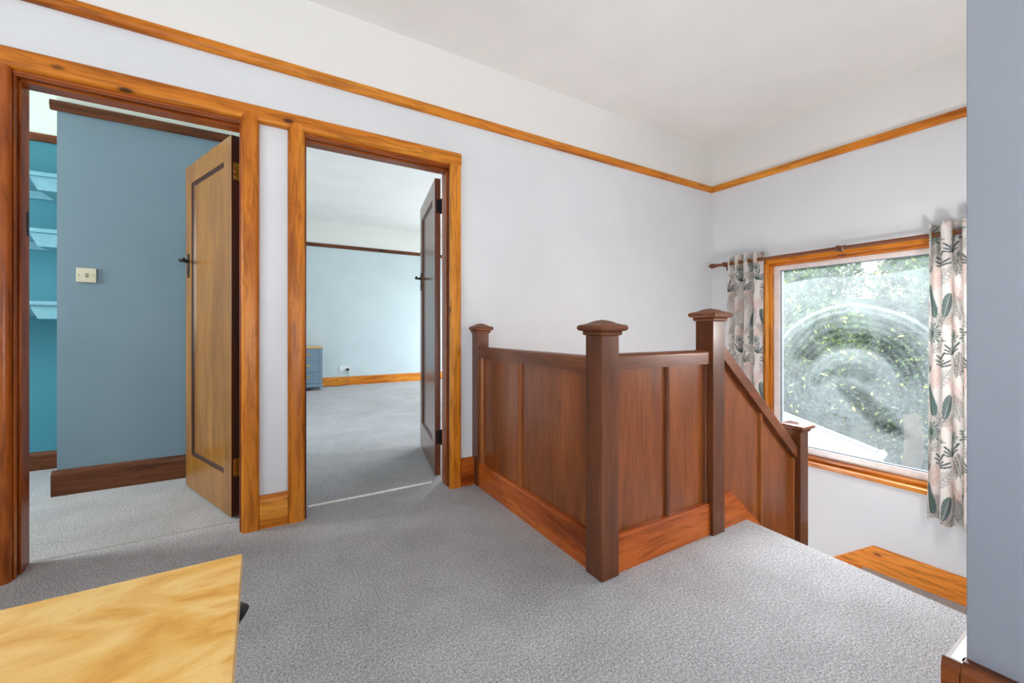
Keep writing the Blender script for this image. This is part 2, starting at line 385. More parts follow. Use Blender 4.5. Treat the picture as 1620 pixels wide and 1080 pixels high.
m = MB()
m.box(-2.0, -1.9, -2.0, -0.45, 0, 2.9); m.box(-2.0, -1.9, 1.05, YA+TW, 0, 2.9); m.box(-2.0, -1.9, -0.45, 1.05, 0, 0.85); m.box(-2.0, -1.9, -0.45, 1.05, 2.2, 2.9)
struct('wall_far_left', m, M['wall'])
m = MB(); m.box(0.0, 0.1, 0.2, YA, LOW, -0.25); m.box(0.0, 1.55, 0.1, 0.2, LOW, -0.25); struct('wall_hall', m, M['wall'])
m = MB(); m.box(-2.0, XB+0.2, -2.0, YA+TW, ZC, ZC+0.12); struct('ceiling', m, M['ceiling'])
# bedroom beyond the second door
m = MB(); m.box(0.10, 4.9, 7.82, 7.95, 0, 3.0); struct('wall_bedroom_back', m, M['bed'])
m = MB(); m.box(0.0, 0.10, YA+TW, 7.95, 0, 3.0); struct('wall_bedroom_left', m, M['bed'])
m = MB()
m.box(4.75, 4.9, YA+TW, 4.6, 0, 3.0); m.box(4.75, 4.9, 7.2, 7.82, 0, 3.0); m.box(4.75, 4.9, 4.6, 7.2, 0, 0.85); m.box(4.75, 4.9, 4.6, 7.2, 2.35, 3.0)
struct('wall_bedroom_right', m, M['bed'])
m = MB(); m.box(0.0, 4.9, YA+TW, 7.95, 2.86, 3.0); struct('ceiling_bedroom', m, M['ceiling'])
# small blue room beyond the first door
m = MB(); m.box(-1.025, 0.0, 3.50, 3.60, 0, 2.86); m.box(-1.025, -0.93, 3.60, 4.21, 0, 2.86); struct('wall_small_room_back', m, M['blue'])
m = MB(); m.box(-2.95, -1.025, 4.21, 4.31, 0, 2.86); struct('wall_alcove', m, M['teal'])
m = MB()
m.box(-3.0, -2.9, YA+TW, 2.65, 0, 2.86); m.box(-3.0, -2.9, 3.45, 4.31, 0, 2.86); m.box(-3.0, -2.9, 2.65, 3.45, 0, 0.9); m.box(-3.0, -2.9, 2.65, 3.45, 2.2, 2.86)
struct('wall_small_room_left', m, M['blue'])
m = MB(); m.box(-3.0, -1.9, YA, YA+TW, 0, 2.86); struct('wall_small_room_near', m, M['blue'])
m = MB(); m.box(-3.0, 0.0, YA+TW, 4.31, 2.72, 2.86); struct('ceiling_small_room', m, M['ceiling'])

# windows of the other sides, out of frame; the landing pair is added for light
def side_window(name, x0, x1, y0, y1, z0, z1):
    e = empty(name, ((x0+x1)/2, (y0+y1)/2, z0), kind='structure')
    c = Vector(e.location); f = MB(); t = 0.05
    if x1-x0 > y1-y0:
        f.box(x0, x1, y0, y1, z0, z0+t); f.box(x0, x1, y0, y1, z1-t, z1); f.box(x0, x0+t, y0, y1, z0+t, z1-t); f.box(x1-t, x1, y0, y1, z0+t, z1-t)
        f.box((x0+x1)/2-.02, (x0+x1)/2+.02, y0+.01, y1-.01, z0+t, z1-t)
    else:
        f.box(x0, x1, y0, y1, z0, z0+t); f.box(x0, x1, y0, y1, z1-t, z1); f.box(x0, x1, y0, y0+t, z0+t, z1-t); f.box(x0, x1, y1-t, y1, z0+t, z1-t)
        f.box(x0+.01, x1-.01, (y0+y1)/2-.02, (y0+y1)/2+.02, z0+t, z1-t)
    o = f.build('window_frame', M['upvc']); o.parent = e; o.matrix_parent_inverse = Matrix.Translation(-c)
side_window('added_window_2', -1.15, 0.95, -1.98, -1.92, 0.15, 1.6)
side_window('added_window_3', -1.98, -1.92, -0.45, 1.05, 0.85, 2.2)
side_window('window_4', 4.79, 4.85, 4.6, 7.2, 0.85, 2.35)
side_window('window_5', -2.98, -2.92, 2.65, 3.45, 0.9, 2.2)

# ------------------------------------------------------------------ trims
def rail_prof(y, z0, z1, t=0.026):    # section of the picture rail, standing off a face at y towards smaller y
    h = z1-z0
    return [(y, z0), (y-t*.55, z0), (y-t*.8, z0+h*.12), (y-t*.8, z0+h*.25), (y-t, z0+h*.42), (y-t, z0+h*.72), (y-t*.8, z0+h*.92), (y-t*.4, z1), (y, z1)]
m = MB(); m.prism(rail_prof(YA, 2.281, 2.339), 'X', -1.9, XB); struct('trim_1', m, M['pineX'])
m = MB(); m.prism([(XB-(YA-a), b) for a, b in rail_prof(YA, 2.281, 2.339)], 'Y', 0.306, YA-0.026); struct('trim_2', m, M['pineY'])
m = MB(); m.prism(rail_prof(3.50, 2.272, 2.332), 'X', -1.05, 0.0); struct('trim_3', m, M['darkX'])
m = MB(); m.prism(rail_prof(4.21, 2.295, 2.352), 'X', -2.9, -1.025); struct('trim_4', m, M['darkX'])
m = MB(); m.prism(rail_prof(7.82, 2.40, 2.462), 'X', 0.10, 4.75); struct('trim_5', m, M['darkX'])

def casing_sec(a0, a1, y, t=0.032, r=0.018):     # rounded board section in (a, y)
    pts = [(a0, y), (a0, y-t+r)]
    for k in range(1, 6): g = pi/2*k/5; pts.append((a0+r-r*cos(g), y-t+r-r*sin(g)))
    for k in range(0, 6): g = pi/2*k/5; pts.append((a1-r+r*sin(g), y-t+r-r*cos(g)))
    pts.append((a1, y)); return pts
# head board running over both doors, then the upright boards below it
m = MB(); m.prism([(p[1], p[0]) for p in casing_sec(1.998, 2.080, YA)], 'X', -1.9, 1.076); struct('trim_6', m, M['pineX'])
CAS = [(-0.905, -0.826, M['jambZ']), (-0.076, -0.001, M['pineZ']), (0.122, 0.200, M['pineZ']), (1.004, 1.077, M['pineZ'])]
for i, (a, b, mt) in enumerate(CAS):
    m = MB(); m.prism(casing_sec(a, b, YA, 0.036), 'Z', 0.0, 2.0)
    if i in (1, 2):      # rounded tongue of the upright scribed over the head board
        c = (a+b)/2; hw = (b-a)/2
        m.prism([(c-hw+0.004, 1.998)]+[(c-(hw-0.004)*cos(pi*k/8), 1.998+0.034*sin(pi*k/8)) for k in range(1, 8)]+[(c+hw-0.004, 1.998)], 'Y', YA-0.037, YA-0.02)
    struct('trim_%d' % (7+i), m, mt)
# skirting boards
def skirt_sec(y, h=0.155, t=0.022):
    return [(y, 0), (y-t, 0), (y-t, h-0.03), (y-t+0.003, h-0.018), (y-t+0.010, h-0.006), (y-t+0.018, h), (y, h)]
m = MB(); m.prism(skirt_sec(YA, 0.158, 0.030), 'X', -0.001, 0.122); struct('baseboard_left', m, M['pineX'])
m = MB(); m.prism(skirt_sec(YA, 0.170, 0.030), 'X', 1.076, 1.166); struct('baseboard_left_corner', m, M['baseX'])
m = MB(); m.prism(skirt_sec(YA, 0.158), 'X', -1.9, -0.905); struct('baseboard_far_left', m, M['pineX'])
m = MB(); m.prism(skirt_sec(3.50, 0.150), 'X', -1.045, 0.0); struct('baseboard_small_room', m, M['darkX'])
m = MB(); m.prism(skirt_sec(4.21, 0.125), 'X', -2.9, -1.025); struct('baseboard_alcove', m, M['darkX'])
m = MB(); m.prism(skirt_sec(7.82, 0.150), 'X', 0.10, 4.75); struct('baseboard_bedroom', m, M['pineX'])
# pier skirting: brown front, stair return coloured white for the window's shine on its top
m = MB(); m.prism([(1.528+(a-YA), z) for a, z in skirt_sec(YA, 0.150, 0.040)], 'Y', 0.180, 0.310)
m.prism([(1.488, 0), (1.488, 0.120), (1.491, 0.132), (1.498, 0.144), (1.500, 0.146), (1.500, 0)], 'Y', 0.308, 0.343)
struct('baseboard_near_right', m, M['darkY'])
m = MB(); m.prism([(0.307, 0), (0.342, 0), (0.342, 0.132), (0.338, 0.144), (0.328, 0.150), (0.307, 0.150)], 'X', 1.5005, 2.08); struct('baseboard_stair_side', m, M['littrim'])

# door linings with stops
def lining(name, a, b, mt=(M['jambZ'], M['jambX'])):
    m = MB(); ya, yb, w_ = YA-0.012, YA+TW, 0.024
    for (p, q, s) in ((a, a+w_, 1), (b-w_, b, -1)):
        m.box(p, q, ya, yb, 0, DH, 0.002)
        e = q if s > 0 else p
        m.box(min(e, e+s*0.006), max(e, e+s*0.006), YA-0.010, YA+0.006, 0, DH-0.016, 0.003)      # bead
        m.box(min(e, e+s*0.009), max(e, e+s*0.009), YA+0.030, YA+0.075, 0, DH-0.016, 0.002)      # stop
    m.box(a+w_, b-w_, ya, yb, DH-0.016, DH, 0.002, mi=1)
    m.box(a+w_, b-w_, YA-0.010, YA+0.006, DH-0.022, DH-0.016, 0.003, mi=1)
    m.box(a+w_, b-w_, YA+0.030, YA+0.075, DH-0.027, DH-0.016, 0.002, mi=1)
    return struct(name, m, list(mt))
lining('trim_11', D1a, D1b); lining('trim_12', D2a, D2b)
m = MB(); m.box(D2a+0.05, D2b-0.09, YA+TW+0.000, YA+TW+0.018, -0.002, 0.006, 0.002); struct('trim_13', m, M['threshold'])
m = MB(); m.box(D1a+0.028, D1b-0.03, YA+TW+0.002, YA+TW+0.014, -0.002, 0.003, 0.001); struct('trim_14', m, m_plain('grey_threshold_bar', (172, 170, 164), 0.6))

# ------------------------------------------------------------------ doors
def door(name, hinge, ang, wd, ht, leafmat, edgemat, hingemat, zb=0.012):
    """local: x from the hinge edge to the free edge, y=0 hinge-side face .. y=-0.038 the other; seen face is y=th"""
    e = empty(name, (hinge[0], hinge[1], 0), ang, kind='structure')
    th = 0.038; st, tr, br = 0.105, 0.115, 0.205; z0, z1 = zb, ht
    m = MB()
    m.box(0, st, -th, 0, z0, z1, 0.0015); m.box(wd-st, wd, -th, 0, z0, z1, 0.0015)
    m.box(st, wd-st, -th, 0, z1-tr, z1, 0.001); m.box(st, wd-st, -th, 0, z0, z0+br, 0.001)
    fr = m.build('door_frame', leafmat, e)
    m = MB(); m.box(st-0.004, wd-st+0.004, -th+0.013, -0.013, z0+br-0.004, z1-tr+0.004); m.build('door_panel', leafmat, e)
    # mouldings around the panel on both faces
    m = MB(); mw = 0.018
    for ysgn in (0, 1):
        ya, yb = (-0.013, -0.002) if ysgn == 0 else (-th+0.002, -th+0.013)
        yy = [ya, yb]
        def tri(axis, p, q, inner, s):
            # quarter moulding: full depth at the frame, nothing at the inner edge
            base = -0.013 if ysgn == 0 else -th+0.013; out = -0.003 if ysgn == 0 else -th+0.003
            return base, out
        base = -0.013 if ysgn == 0 else -th+0.013; out = -0.003 if ysgn == 0 else -th+0.003; mid = (base+out)/2
        zlo, zhi = z0+br, z1-tr; xlo, xhi = st, wd-st
        m.prism([(xlo, base), (xlo, out), (xlo+0.006, out), (xlo+0.010, mid), (xlo+mw, base)], 'Z', zlo, zhi)
        m.prism([(xhi, base), (xhi, out), (xhi-0.006, out), (xhi-0.010, mid), (xhi-mw, base)], 'Z', zlo, zhi)
        m.prism([(base, zlo), (out, zlo), (out, zlo+0.006), (mid, zlo+0.010), (base, zlo+mw)], 'X', xlo, xhi)
        m.prism([(base, zhi), (out, zhi), (out, zhi-0.006), (mid, zhi-0.010), (base, zhi-mw)], 'X', xlo, xhi)
    m.build('panel_moulding', edgemat, e)
    m = MB(); m.box(-0.0015, 0.0006, -th+0.001, -0.001, z0+0.001, z1-0.001); o = m.build('hinge_edge', edgemat, e)
    for zh in (0.265, 1.80):
        m = MB(); m.tube([(-0.006, -th-0.004, zh-0.045), (-0.006, -th-0.004, zh+0.045)], 0.006, 12)
        m.lathe([(0.0, -0.006), (0.005, -0.004), (0.007, 0)], (-0.006, -th-0.004, zh-0.046)); m.lathe([(0.007, 0), (0.005, 0.004), (0.0, 0.006)], (-0.006, -th-0.004, zh+0.046))
        m.box(-0.0035, -0.001, -th-0.002, -0.008, zh-0.045, zh+0.045, 0.0008); m.box(-0.034, -0.008, -th-0.006, -th-0.003, zh-0.045, zh+0.045, 0.0008)
        for k in (-0.03, 0, 0.03): m.lathe([(0.004, 0), (0.002, -0.001), (0, -0.0012)], (-0.0036, -0.017, zh+k), 'X', 10)
        m.build('hinge', hingemat, e)
    zk = 1.40
    for sgn, yf in ((1, 0.0), (-1, -th)):
        m = MB()
        m.box(wd-0.070, wd-0.036, min(yf, yf+sgn*0.004), max(yf, yf+sgn*0.004), zk-0.10, zk+0.045, 0.0015)
        m.lathe([(0.011, 0), (0.011, sgn*0.012), (0.008, sgn*0.022), (0.008, sgn*0.040), (0.0, sgn*0.041)], (wd-0.053, yf, zk), 'Y', 16)
        p = [(wd-0.048, yf+sgn*0.040, zk), (wd-0.062, yf+sgn*0.046, zk+0.003), (wd-0.095, yf+sgn*0.050, zk-0.002), (wd-0.128, yf+sgn*0.050, zk-0.008), (wd-0.146, yf+sgn*0.048, zk-0.002), (wd-0.150, yf+sgn*0.047, zk+0.006)]
        m.tube(p, [0.008, 0.008, 0.007, 0.008, 0.008, 0.005], 12)
        m.lathe([(0.006, 0), (0.006, sgn*0.003), (0, sgn*0.003)], (wd-0.053, yf+sgn*0.003, zk-0.065), 'Y', 12)
        m.build('door_handle', M['iron'], e)
    return e
# local +x must run from hinge to the free edge; the -y side of the leaf is the face the camera sees after turning
def ang(a, b): return math.atan2(b[1]-a[1], b[0]-a[0])
door('door_1', (-0.125, 2.586), ang((-0.125, 2.586), (-0.423, 3.353)), 0.742, 1.985, M['door'], M['dooredge'], M['brass'])
door('door_2', (0.994, 2.630), ang((0.994, 2.630), (1.160, 3.430)), 0.768, 1.985, M['door2'], M['dooredge2'], M['iron'])

# ------------------------------------------------------------------ balustrade
CAP = [(.046, -0.001), (.052, 0.0), (.055, .004), (.056, .010), (.053, .014), (.058, .016), (.066, .018), (.0705, .023), (.072, .029), (.0705, .036), (.066, .040), (.052, .0435), (.040, .048), (.028, .054), (.014, .059), (.004, .061), (.0, .0612)]
CAP = CAP[:-1]
bal = empty('stair_balustrade', (1.18, NY, 0), label='brown oak panelled stair balustrade with square capped posts around the stairwell', cat='balustrade')
def world_child(o, parent):
    o.parent = parent; o.matrix_parent_inverse = Matrix.Translation(-Vector(parent.location)); return o
def newel(cx, cy, zb, zt, h=0.047, hx=1.0):
    m = MB(); m.box(cx-h*hx, cx+h*hx, cy-h, cy+h, zb, zt, 0.004)
    p = world_child(m.build('newel_post', M['newel']), bal)
    m = MB(); m.sqloft([(a*h/0.047, b) for a, b in CAP], cx, cy, zt, hx)
    c = m.build('post_cap', M['capwood']); c.parent = p
    return p
N1 = (1.203, 2.374); N2 = (1.178, NY); N3 = (1.887, NY-0.002); N4 = (2.720, NY-0.002)
newel(N1[0], N1[1], -0.0, 0.958, 0.040); newel(N2[0], N2[1], 0.0, 0.958); newel(N3[0], N3[1], -0.30, 1.022); newel(N4[0], N4[1], -0.95, 0.382)
def rail_sec(c, z0, z1, t=0.034):   # rounded rail section about centre c
    r = 0.016
    pts = [(c-t, z0), (c-t, z1-r)]
    for k in range(1, 6): g = pi/2*k/5; pts.append((c-t+r-r*cos(g), z1-r+r*sin(g)))
    for k in range(0, 6): g = pi/2*k/5; pts.append((c+t-r+r*sin(g), z1-r+r*cos(g)))
    pts += [(c+t, z1-r), (c+t, z0)]; return pts
def base_sec(c, z0, z1, t=0.032):
    return [(c-t, z0), (c-t, z1-0.012), (c-t+0.005, z1-0.003), (c-t+0.012, z1), (c+t-0.012, z1), (c+t, z1-0.012), (c+t, z0)]
# segment from the wall post to the front post (runs along y, a touch out of square)
a2 = math.atan2(N1[0]-N2[0], N1[1]-N2[1]); Mseg = Matrix.Translation((N2[0], N2[1], 0)) @ Matrix.Rotation(-a2, 4, 'Z')
L1 = math.hypot(N1[0]-N2[0], N1[1]-N2[1])-0.040
m = MB(); m.prism(rail_sec(0, 0.806, 0.872), 'Y', 0.047, L1, mat=Mseg); world_child(m.build('handrail', M['railY']), bal)
m = MB(); m.prism(base_sec(0, 0.0, 0.152), 'Y', 0.047, L1, mat=Mseg); world_child(m.build('base_board', M['baseY']), bal)
jy = 0.62
for (p, q) in ((0.047, jy), (jy, L1)):
    m = MB(); m.box(-0.008, 0.008, p, q, 0.150, 0.808, mat=Mseg); world_child(m.build('panel', M['panel']), bal)
for yy in (jy,):
    m = MB()
    for sx in (-1, 1): m.prism([(sx*0.008, yy-0.012), (sx*0.020, yy-0.009), (sx*0.023, yy), (sx*0.020, yy+0.009), (sx*0.008, yy+0.012)], 'Z', 0.152, 0.806, mat=Mseg)
    world_child(m.build('panel_bead', M['bead']), bal)
m = MB(); m.prism([(-0.008, L1-0.02), (-0.022, L1-0.016), (-0.024, L1), (-0.008, L1)], 'Z', 0.152, 0.806, mat=Mseg); world_child(m.build('panel_bead', M['bead']), bal)
# segment from the front post to the post at the stair head
xa, xb = N2[0]+0.047, N3[0]-0.047; jx = 1.553
m = MB(); m.prism(rail_sec(NY, 0.816, 0.882), 'X', xa, xb); world_child(m.build('handrail', M['railX']), bal)
m = MB(); m.prism(base_sec(NY, 0.0, 0.152), 'X', xa, xb); world_child(m.build('base_board', M['baseX']), bal)
for (p, q) in ((xa, jx), (jx, xb)):
    m = MB(); m.box(p, q, NY-0.008, NY+0.008, 0.150, 0.818); world_child(m.build('panel', M['panel']), bal)
for xx in (jx, xb-0.010):
    m = MB()
    for s in (-1, 1): m.prism([(xx-0.012, NY+s*0.008), (xx-0.009, NY+s*0.020), (xx, NY+s*0.023), (xx+0.009, NY+s*0.020), (xx+0.012, NY+s*0.008)], 'Z', 0.152, 0.816)
    world_child(m.build('panel_bead', M['newel']), bal)
# raking segment down to the lower post
SL = -0.842
xc, xd = N3[0]+0.047, N4[0]-0.047
def zt(x): return 0.893+SL*(x-1.981)      # top of the raking rail
def zs(x): return 0.172+SL*(x-2.013)      # top of the string
def rake(name, mat, y_half, ztop, zbot, x0=xc, x1=xd, bev=0.0, yoff=0.0):
    m = MB()
    if bev:
        rr = bev; yl, yh = NY-y_half, NY+y_half
        sec = [(yl, 'b'), (yl, -rr), (yl+rr*0.4, -rr*0.3), (yl+rr, 0), (yh-rr, 0), (yh-rr*0.4, -rr*0.3), (yh, -rr), (yh, 'b')]
        def P(x): return [(x, y, zbot(x) if o == 'b' else ztop(x)+o) for y, o in sec]
    else:
        def P(x): return [(x, NY-y_half+yoff, zbot(x)), (x, NY-y_half+yoff, ztop(x)), (x, NY+y_half+yoff, ztop(x)), (x, NY+y_half+yoff, zbot(x))]
    m.hull(P(x0), P(x1)); return world_child(m.build(name, mat), bal)
rake('handrail', M['railX'], 0.034, zt, lambda x: zt(x)-0.082, bev=0.014)
j3 = 2.318
for (p, q) in ((xc, j3), (j3, xd)): rake('panel', M['panel'], 0.008, lambda x: zt(x)-0.07, lambda x: zs(x)-0.05, p, q)
for xx in (j3, xd-0.010):
    m = MB()
    for s in (-1, 1): m.prism([(xx-0.012, NY+s*0.008), (xx-0.009, NY+s*0.020), (xx, NY+s*0.023), (xx+0.009, NY+s*0.020), (xx+0.012, NY+s*0.008)], 'Z', zs(xx)-0.02, zt(xx)-0.08)
    world_child(m.build('panel_bead', M['bead']), bal)
# string board along the stairs, level for a few centimetres then raking
m = MB(); m.hull([(xc, NY-0.032, -0.28), (2.013, NY-0.032, -0.28), (2.013, NY+0.032, -0.28), (xc, NY+0.032, -0.28)], [(xc, NY-0.032, 0.172), (2.013, NY-0.032, 0.172), (2.013, NY+0.032, 0.172), (xc, NY+0.032, 0.172)])
def P(x): return [(x, NY-0.032, zs(x)-0.45), (x, NY-0.032, zs(x)), (x, NY+0.032, zs(x)), (x, NY+0.032, zs(x)-0.45)]
m.hull(P(2.013), P(xd)); world_child(m.build('string_board', M['baseX']), bal)

# ------------------------------------------------------------------ stairs (carpeted), quarter landing, flights below
RIS, GO = 0.175, 0.206
st = empty('staircase', (2.2, 0.75, -0.7), label='grey carpeted stairs going down from the landing towards the window', cat='stairs')
xs = [2.10, 2.33, 2.54, 2.77]
for k in range(3):
    zt_ = -RIS*(k+1)
    m = MB(); m.prism([(xs[k], zt_-0.22), (xs[k], zt_), (xs[k+1]+0.010, zt_), (xs[k+1]+0.022, zt_-0.010), (xs[k+1]+0.018, zt_-0.026), (xs[k+1], zt_-0.032), (xs[k+1], zt_-0.22)], 'Y', 0.345, NY-0.034)
    world_child(m.build('tread', M['carpet']), st)
ZL = -4*RIS
m = MB(); m.box(xs[3], XB-0.001, 0.307, 1.24, ZL-0.2, ZL, 0.006); world_child(m.build('quarter_landing', M['carpet']), st)
for k in range(3):
    zt_ = ZL-RIS*(k+1); ya, yb = 1.24+0.21*k, 1.24+0.21*(k+1)
    m = MB(); m.box(N4[0]+0.06, XB-0.022, ya, yb+0.02, zt_-0.22, zt_, 0.006); world_child(m.build('tread', M['carpet']), st)
Z2 = ZL-4*RIS
m = MB(); m.box(N4[0]+0.03, XB-0.001, 1.87, YA-0.001, Z2-0.2, Z2, 0.006); world_child(m.build('quarter_landing', M['carpet']), st)
for k in range(6):
    zt_ = Z2-RIS*(k+1); xq = N4[0]+0.03-0.22*k
    m = MB(); m.box(xq-0.24, xq, 1.40, YA-0.001, max(zt_-0.3, LOW), zt_, 0.006); world_child(m.build('tread', M['carpet']), st)
# skirting round the quarter landing, dropping with the next flight
def skirt_b():
    m = MB(); xf = XB-0.026
    def sec(y, z0, z1): return [(xf, y, z0), (xf, y, z1-0.022), (xf+0.006, y, z1-0.008), (xf+0.016, y, z1), (XB, y, z1), (XB, y, z0)]
    m.hull(sec(0.307, ZL, -0.537), sec(1.19, ZL, -0.537)); m.hull(sec(1.19, ZL-0.05, -0.537), sec(2.0, ZL-0.7, -0.537-0.81*0.80)); return m
struct('baseboard_right', skirt_b(), m_pine('orange_skirting_pine', (244, 160, 66), (228, 132, 44), (190, 92, 24), 'Y', off=4.2))  # orange pine, lighter than the other skirtings
m = MB(); m.prism([(0.306, -0.2), (0.332, -0.2), (0.332, -0.03), (0.306, -0.03)], 'X', 2.17, 2.18)

# ------------------------------------------------------------------ window with pine lining, white frame, smeared pane
win = empty('window_1', (XB, (WY0+WY1)/2, WZ0), kind='structure')
m = MB(); T = 0.018
m.box(XB-T, XB+0.004, WY0-0.02, WY0+0.022, WZ0, WZ1+0.02, 0.004); m.box(XB-T, XB+0.004, WY1-0.022, WY1+0.018, WZ0, WZ1+0.02, 0.004)
m.box(XB-T, XB+0.004, WY0-0.02, WY1+0.018, WZ1-0.022, WZ1+0.025, 0.004, mi=1)
world_child(m.build('architrave', [M['pineZ'], M['pineY']]), win)
m = MB(); D = 0.105
m.box(XB, XB+D, WY0, WY0+0.022, WZ0, WZ1, 0.001); m.box(XB, XB+D, WY1-0.022, WY1, WZ0, WZ1, 0.001)
m.box(XB, XB+D, WY0+0.022, WY1-0.022, WZ1-0.024, WZ1, 0.001, mi=1); m.box(XB+0.03, XB+D, WY0+0.022, WY1-0.022, WZ0, WZ0+0.03, 0.002, mi=1)
for (p, q) in ((WY0+0.022, WY0+0.036), (WY1-0.036, WY1-0.022)): m.box(XB+0.045, XB+D, p, q, WZ0+0.03, WZ1-0.024, 0.002)
m.box(XB+0.045, XB+D, WY0+0.022, WY1-0.022, WZ1-0.038, WZ1-0.024, 0.002, mi=1)
world_child(m.build('window_lining', [M['pineZ'], M['pineY']]), win)
m = MB(); m.box(XB-0.034, XB+0.040, WY0-0.03, WY1+0.03, WZ0-0.028, WZ0+0.002, 0.006); world_child(m.build('window_sill', M['pineY']), win)
ga, gb, gz0, gz1 = WY0+0.036, WY1-0.036, WZ0+0.030, WZ1-0.038
m = MB(); f = 0.050; fx0, fx1 = XB+0.085, XB+0.15
m.box(fx0, fx1, ga, ga+f, gz0, gz1, 0.006); m.box(fx0, fx1, gb-f, gb, gz0, gz1, 0.006)
m.box(fx0, fx1, ga+f-.004, gb-f+.004, gz1-f*.8, gz1, 0.006); m.box(fx0, fx1, ga+f-.004, gb-f+.004, gz0, gz0+f*1.1, 0.006)
world_child(m.build('window_frame', M['upvc']), win)
m = MB(); h = 0.006; fa, fb, fz0, fz1 = ga+f, gb-f, gz0+f*1.1, gz1-f*.8
m.box(fx0+.012, fx0+.03, fa, fa+h, fz0, fz1); m.box(fx0+.012, fx0+.03, fb-h, fb, fz0, fz1); m.box(fx0+.012, fx0+.03, fa, fb, fz1-h, fz1); m.box(fx0+.012, fx0+.03, fa, fb, fz0, fz0+h)
world_child(m.build('glazing_seal', m_plain('grey_seal', (128, 136, 150), 0.6)), win)
# pane: fine grid so the dried cleaning smears can be stored on it
def pane():
    nx, nz = 260, 320; X = XB+0.112
    ys = np.linspace(fa+.002, fb-.002, nx); zs_ = np.linspace(fz0+.002, fz1-.002, nz)
    Yg, Zg = np.meshgrid(ys, zs_)
    rng = np.random.default_rng(3)
    def vnoise(sy, sz, seed):
        r = np.random.default_rng(seed); g = r.random((int(sz)+3, int(sy)+3))
        u = (Yg-ys[0])/(ys[-1]-ys[0])*sy; v = (Zg-zs_[0])/(zs_[-1]-zs_[0])*sz
        iu, iv = u.astype(int), v.astype(int); fu, fv = u-iu, v-iv; fu = fu*fu*(3-2*fu); fv = fv*fv*(3-2*fv)
        return (g[iv, iu]*(1-fu)+g[iv, iu+1]*fu)*(1-fv)+(g[iv+1, iu]*(1-fu)+g[iv+1, iu+1]*fu)*fv
    film = 0.50+0.16*(vnoise(7, 8, 1)-.5)+0.14*(vnoise(22, 26, 2)-.5)+0.10*(vnoise(80, 90, 4)-.5)
    film += 0.10*np.clip((0.9-Zg)/0.9, 0, 1)
    # unwiped strip along the top
    edge = 1.375+0.012*np.sin(Yg*9)+0.05*(1.0-(Yg-0.7)/1.2)*0.3
    film = np.where(Zg > edge, 0.22+0.25*(vnoise(30, 40, 5)-.3), film)
    # wiping arcs about the hand's centre; polar coordinates
    cy, cz = 1.36, 0.56; dy = (Yg-cy)/0.97; dz = Zg-cz
    wob = 0.03*(vnoise(5, 5, 7)-.5); rr = np.hypot(dy, dz)+wob; th = np.arctan2(dz, -dy)
    streak = np.sin(rr*150+2*vnoise(4, 4, 8)*6)*0.5+0.5
    ringn = vnoise(3, 3, 9)
    film += 0.10*(streak-.5)*np.exp(-((rr-.42)/.28)**2)
    def band(r0, w, t0, t1, amt, soft=0.22):
        a = np.exp(-((rr-r0)/w)**4); s = 1/(1+np.exp(-(th-t0)/soft*3))*1/(1+np.exp((th-t1)/soft*3)); return amt*a*s
    film += band(0.60, 0.012, 0.3, 2.9, 0.34)+band(0.555, 0.008, 0.9, 2.4, 0.15)
    film -= band(0.50, 0.05, 0.3, 2.9, 0.16)
    film -= band(0.37, 0.085, 0.15, 2.75, 0.36+0.10*(vnoise(14, 14, 10)-.5))
    film += band(0.27, 0.022, 0.5, 2.8, 0.10)
    film -= band(0.13, 0.06, 0.3, 2.6, 0.24)
    film += band(0.03, 0.04, -3, 3, 0.10)
    # lower diagonal wipe
    def blob(y, z, a, b, rot, amt, p=2.5):
        u = (Yg-y)*cos(rot)+(Zg-z)*sin(rot); v = -(Yg-y)*sin(rot)+(Zg-z)*cos(rot)
        e = ((np.abs(u)/a)**2+(np.abs(v)/b)**2)+0.35*(vnoise(16, 18, 12)-.5); return amt*np.clip(1.15-e, 0, 1)**0.7
    film -= blob(1.24, 0.40, 0.27, 0.085, 0.75, 0.42)
    film -= blob(1.55, 0.60, 0.10, 0.05, -0.6, 0.22)
    film -= blob(1.16, 0.28, 0.09, 0.05, 0.1, 0.25)
    for (y, z, r, a) in ((1.50, 0.40, .010, -.3), (1.46, .33, .016, -.28), (1.40, .30, .022, -.25), (1.38, .24, .016, -.3), (1.05, .60, .012, -.2), (0.98, 1.02, .02, -.15)):
        film += a*np.exp(-(((Yg-y)/r)**2+((Zg-z)/r)**2))
    # drips and hair-like scratches
    for k in range(26):
        y, z, L, s = rng.uniform(.8, 1.75), rng.uniform(.25, 1.2), rng.uniform(.03, .14), rng.uniform(-1.4, 1.4)
        t = (Yg-y)*cos(s)+(Zg-z)*sin(s); d = -(Yg-y)*sin(s)+(Zg-z)*cos(s)
        film += rng.uniform(.06, .2)*np.exp(-(d/.003)**2)*(np.abs(t) < L)
    for k in range(70):
        y, z, r = rng.uniform(.7, 1.8), rng.uniform(.05, 1.25), rng.uniform(.002, .005)
        film += rng.choice([.35, -.15])*np.exp(-(((Yg-y)/r)**2+((Zg-z)/r)**2))
    film = np.clip(film, 0.03, 0.92)*0.36
    v = np.empty((nz*nx, 3), np.float32); v[:, 0] = X; v[:, 1] = Yg.ravel(); v[:, 2] = Zg.ravel()
    n0 = nz*nx
    back = np.array([(X+.004, ys[0], zs_[0]), (X+.004, ys[-1], zs_[0]), (X+.004, ys[-1], zs_[-1]), (X+.004, ys[0], zs_[-1])], np.float32)
    idx = np.arange(n0).reshape(nz, nx)
    q = np.stack([idx[:-1, :-1], idx[1:, :-1], idx[1:, 1:], idx[:-1, 1:]], -1).reshape(-1, 4)
    me = bpy.data.meshes.new('pane'); me.from_pydata(np.vstack([v, back]).tolist(), [], q.tolist()+[[n0, n0+1, n0+2, n0+3]])
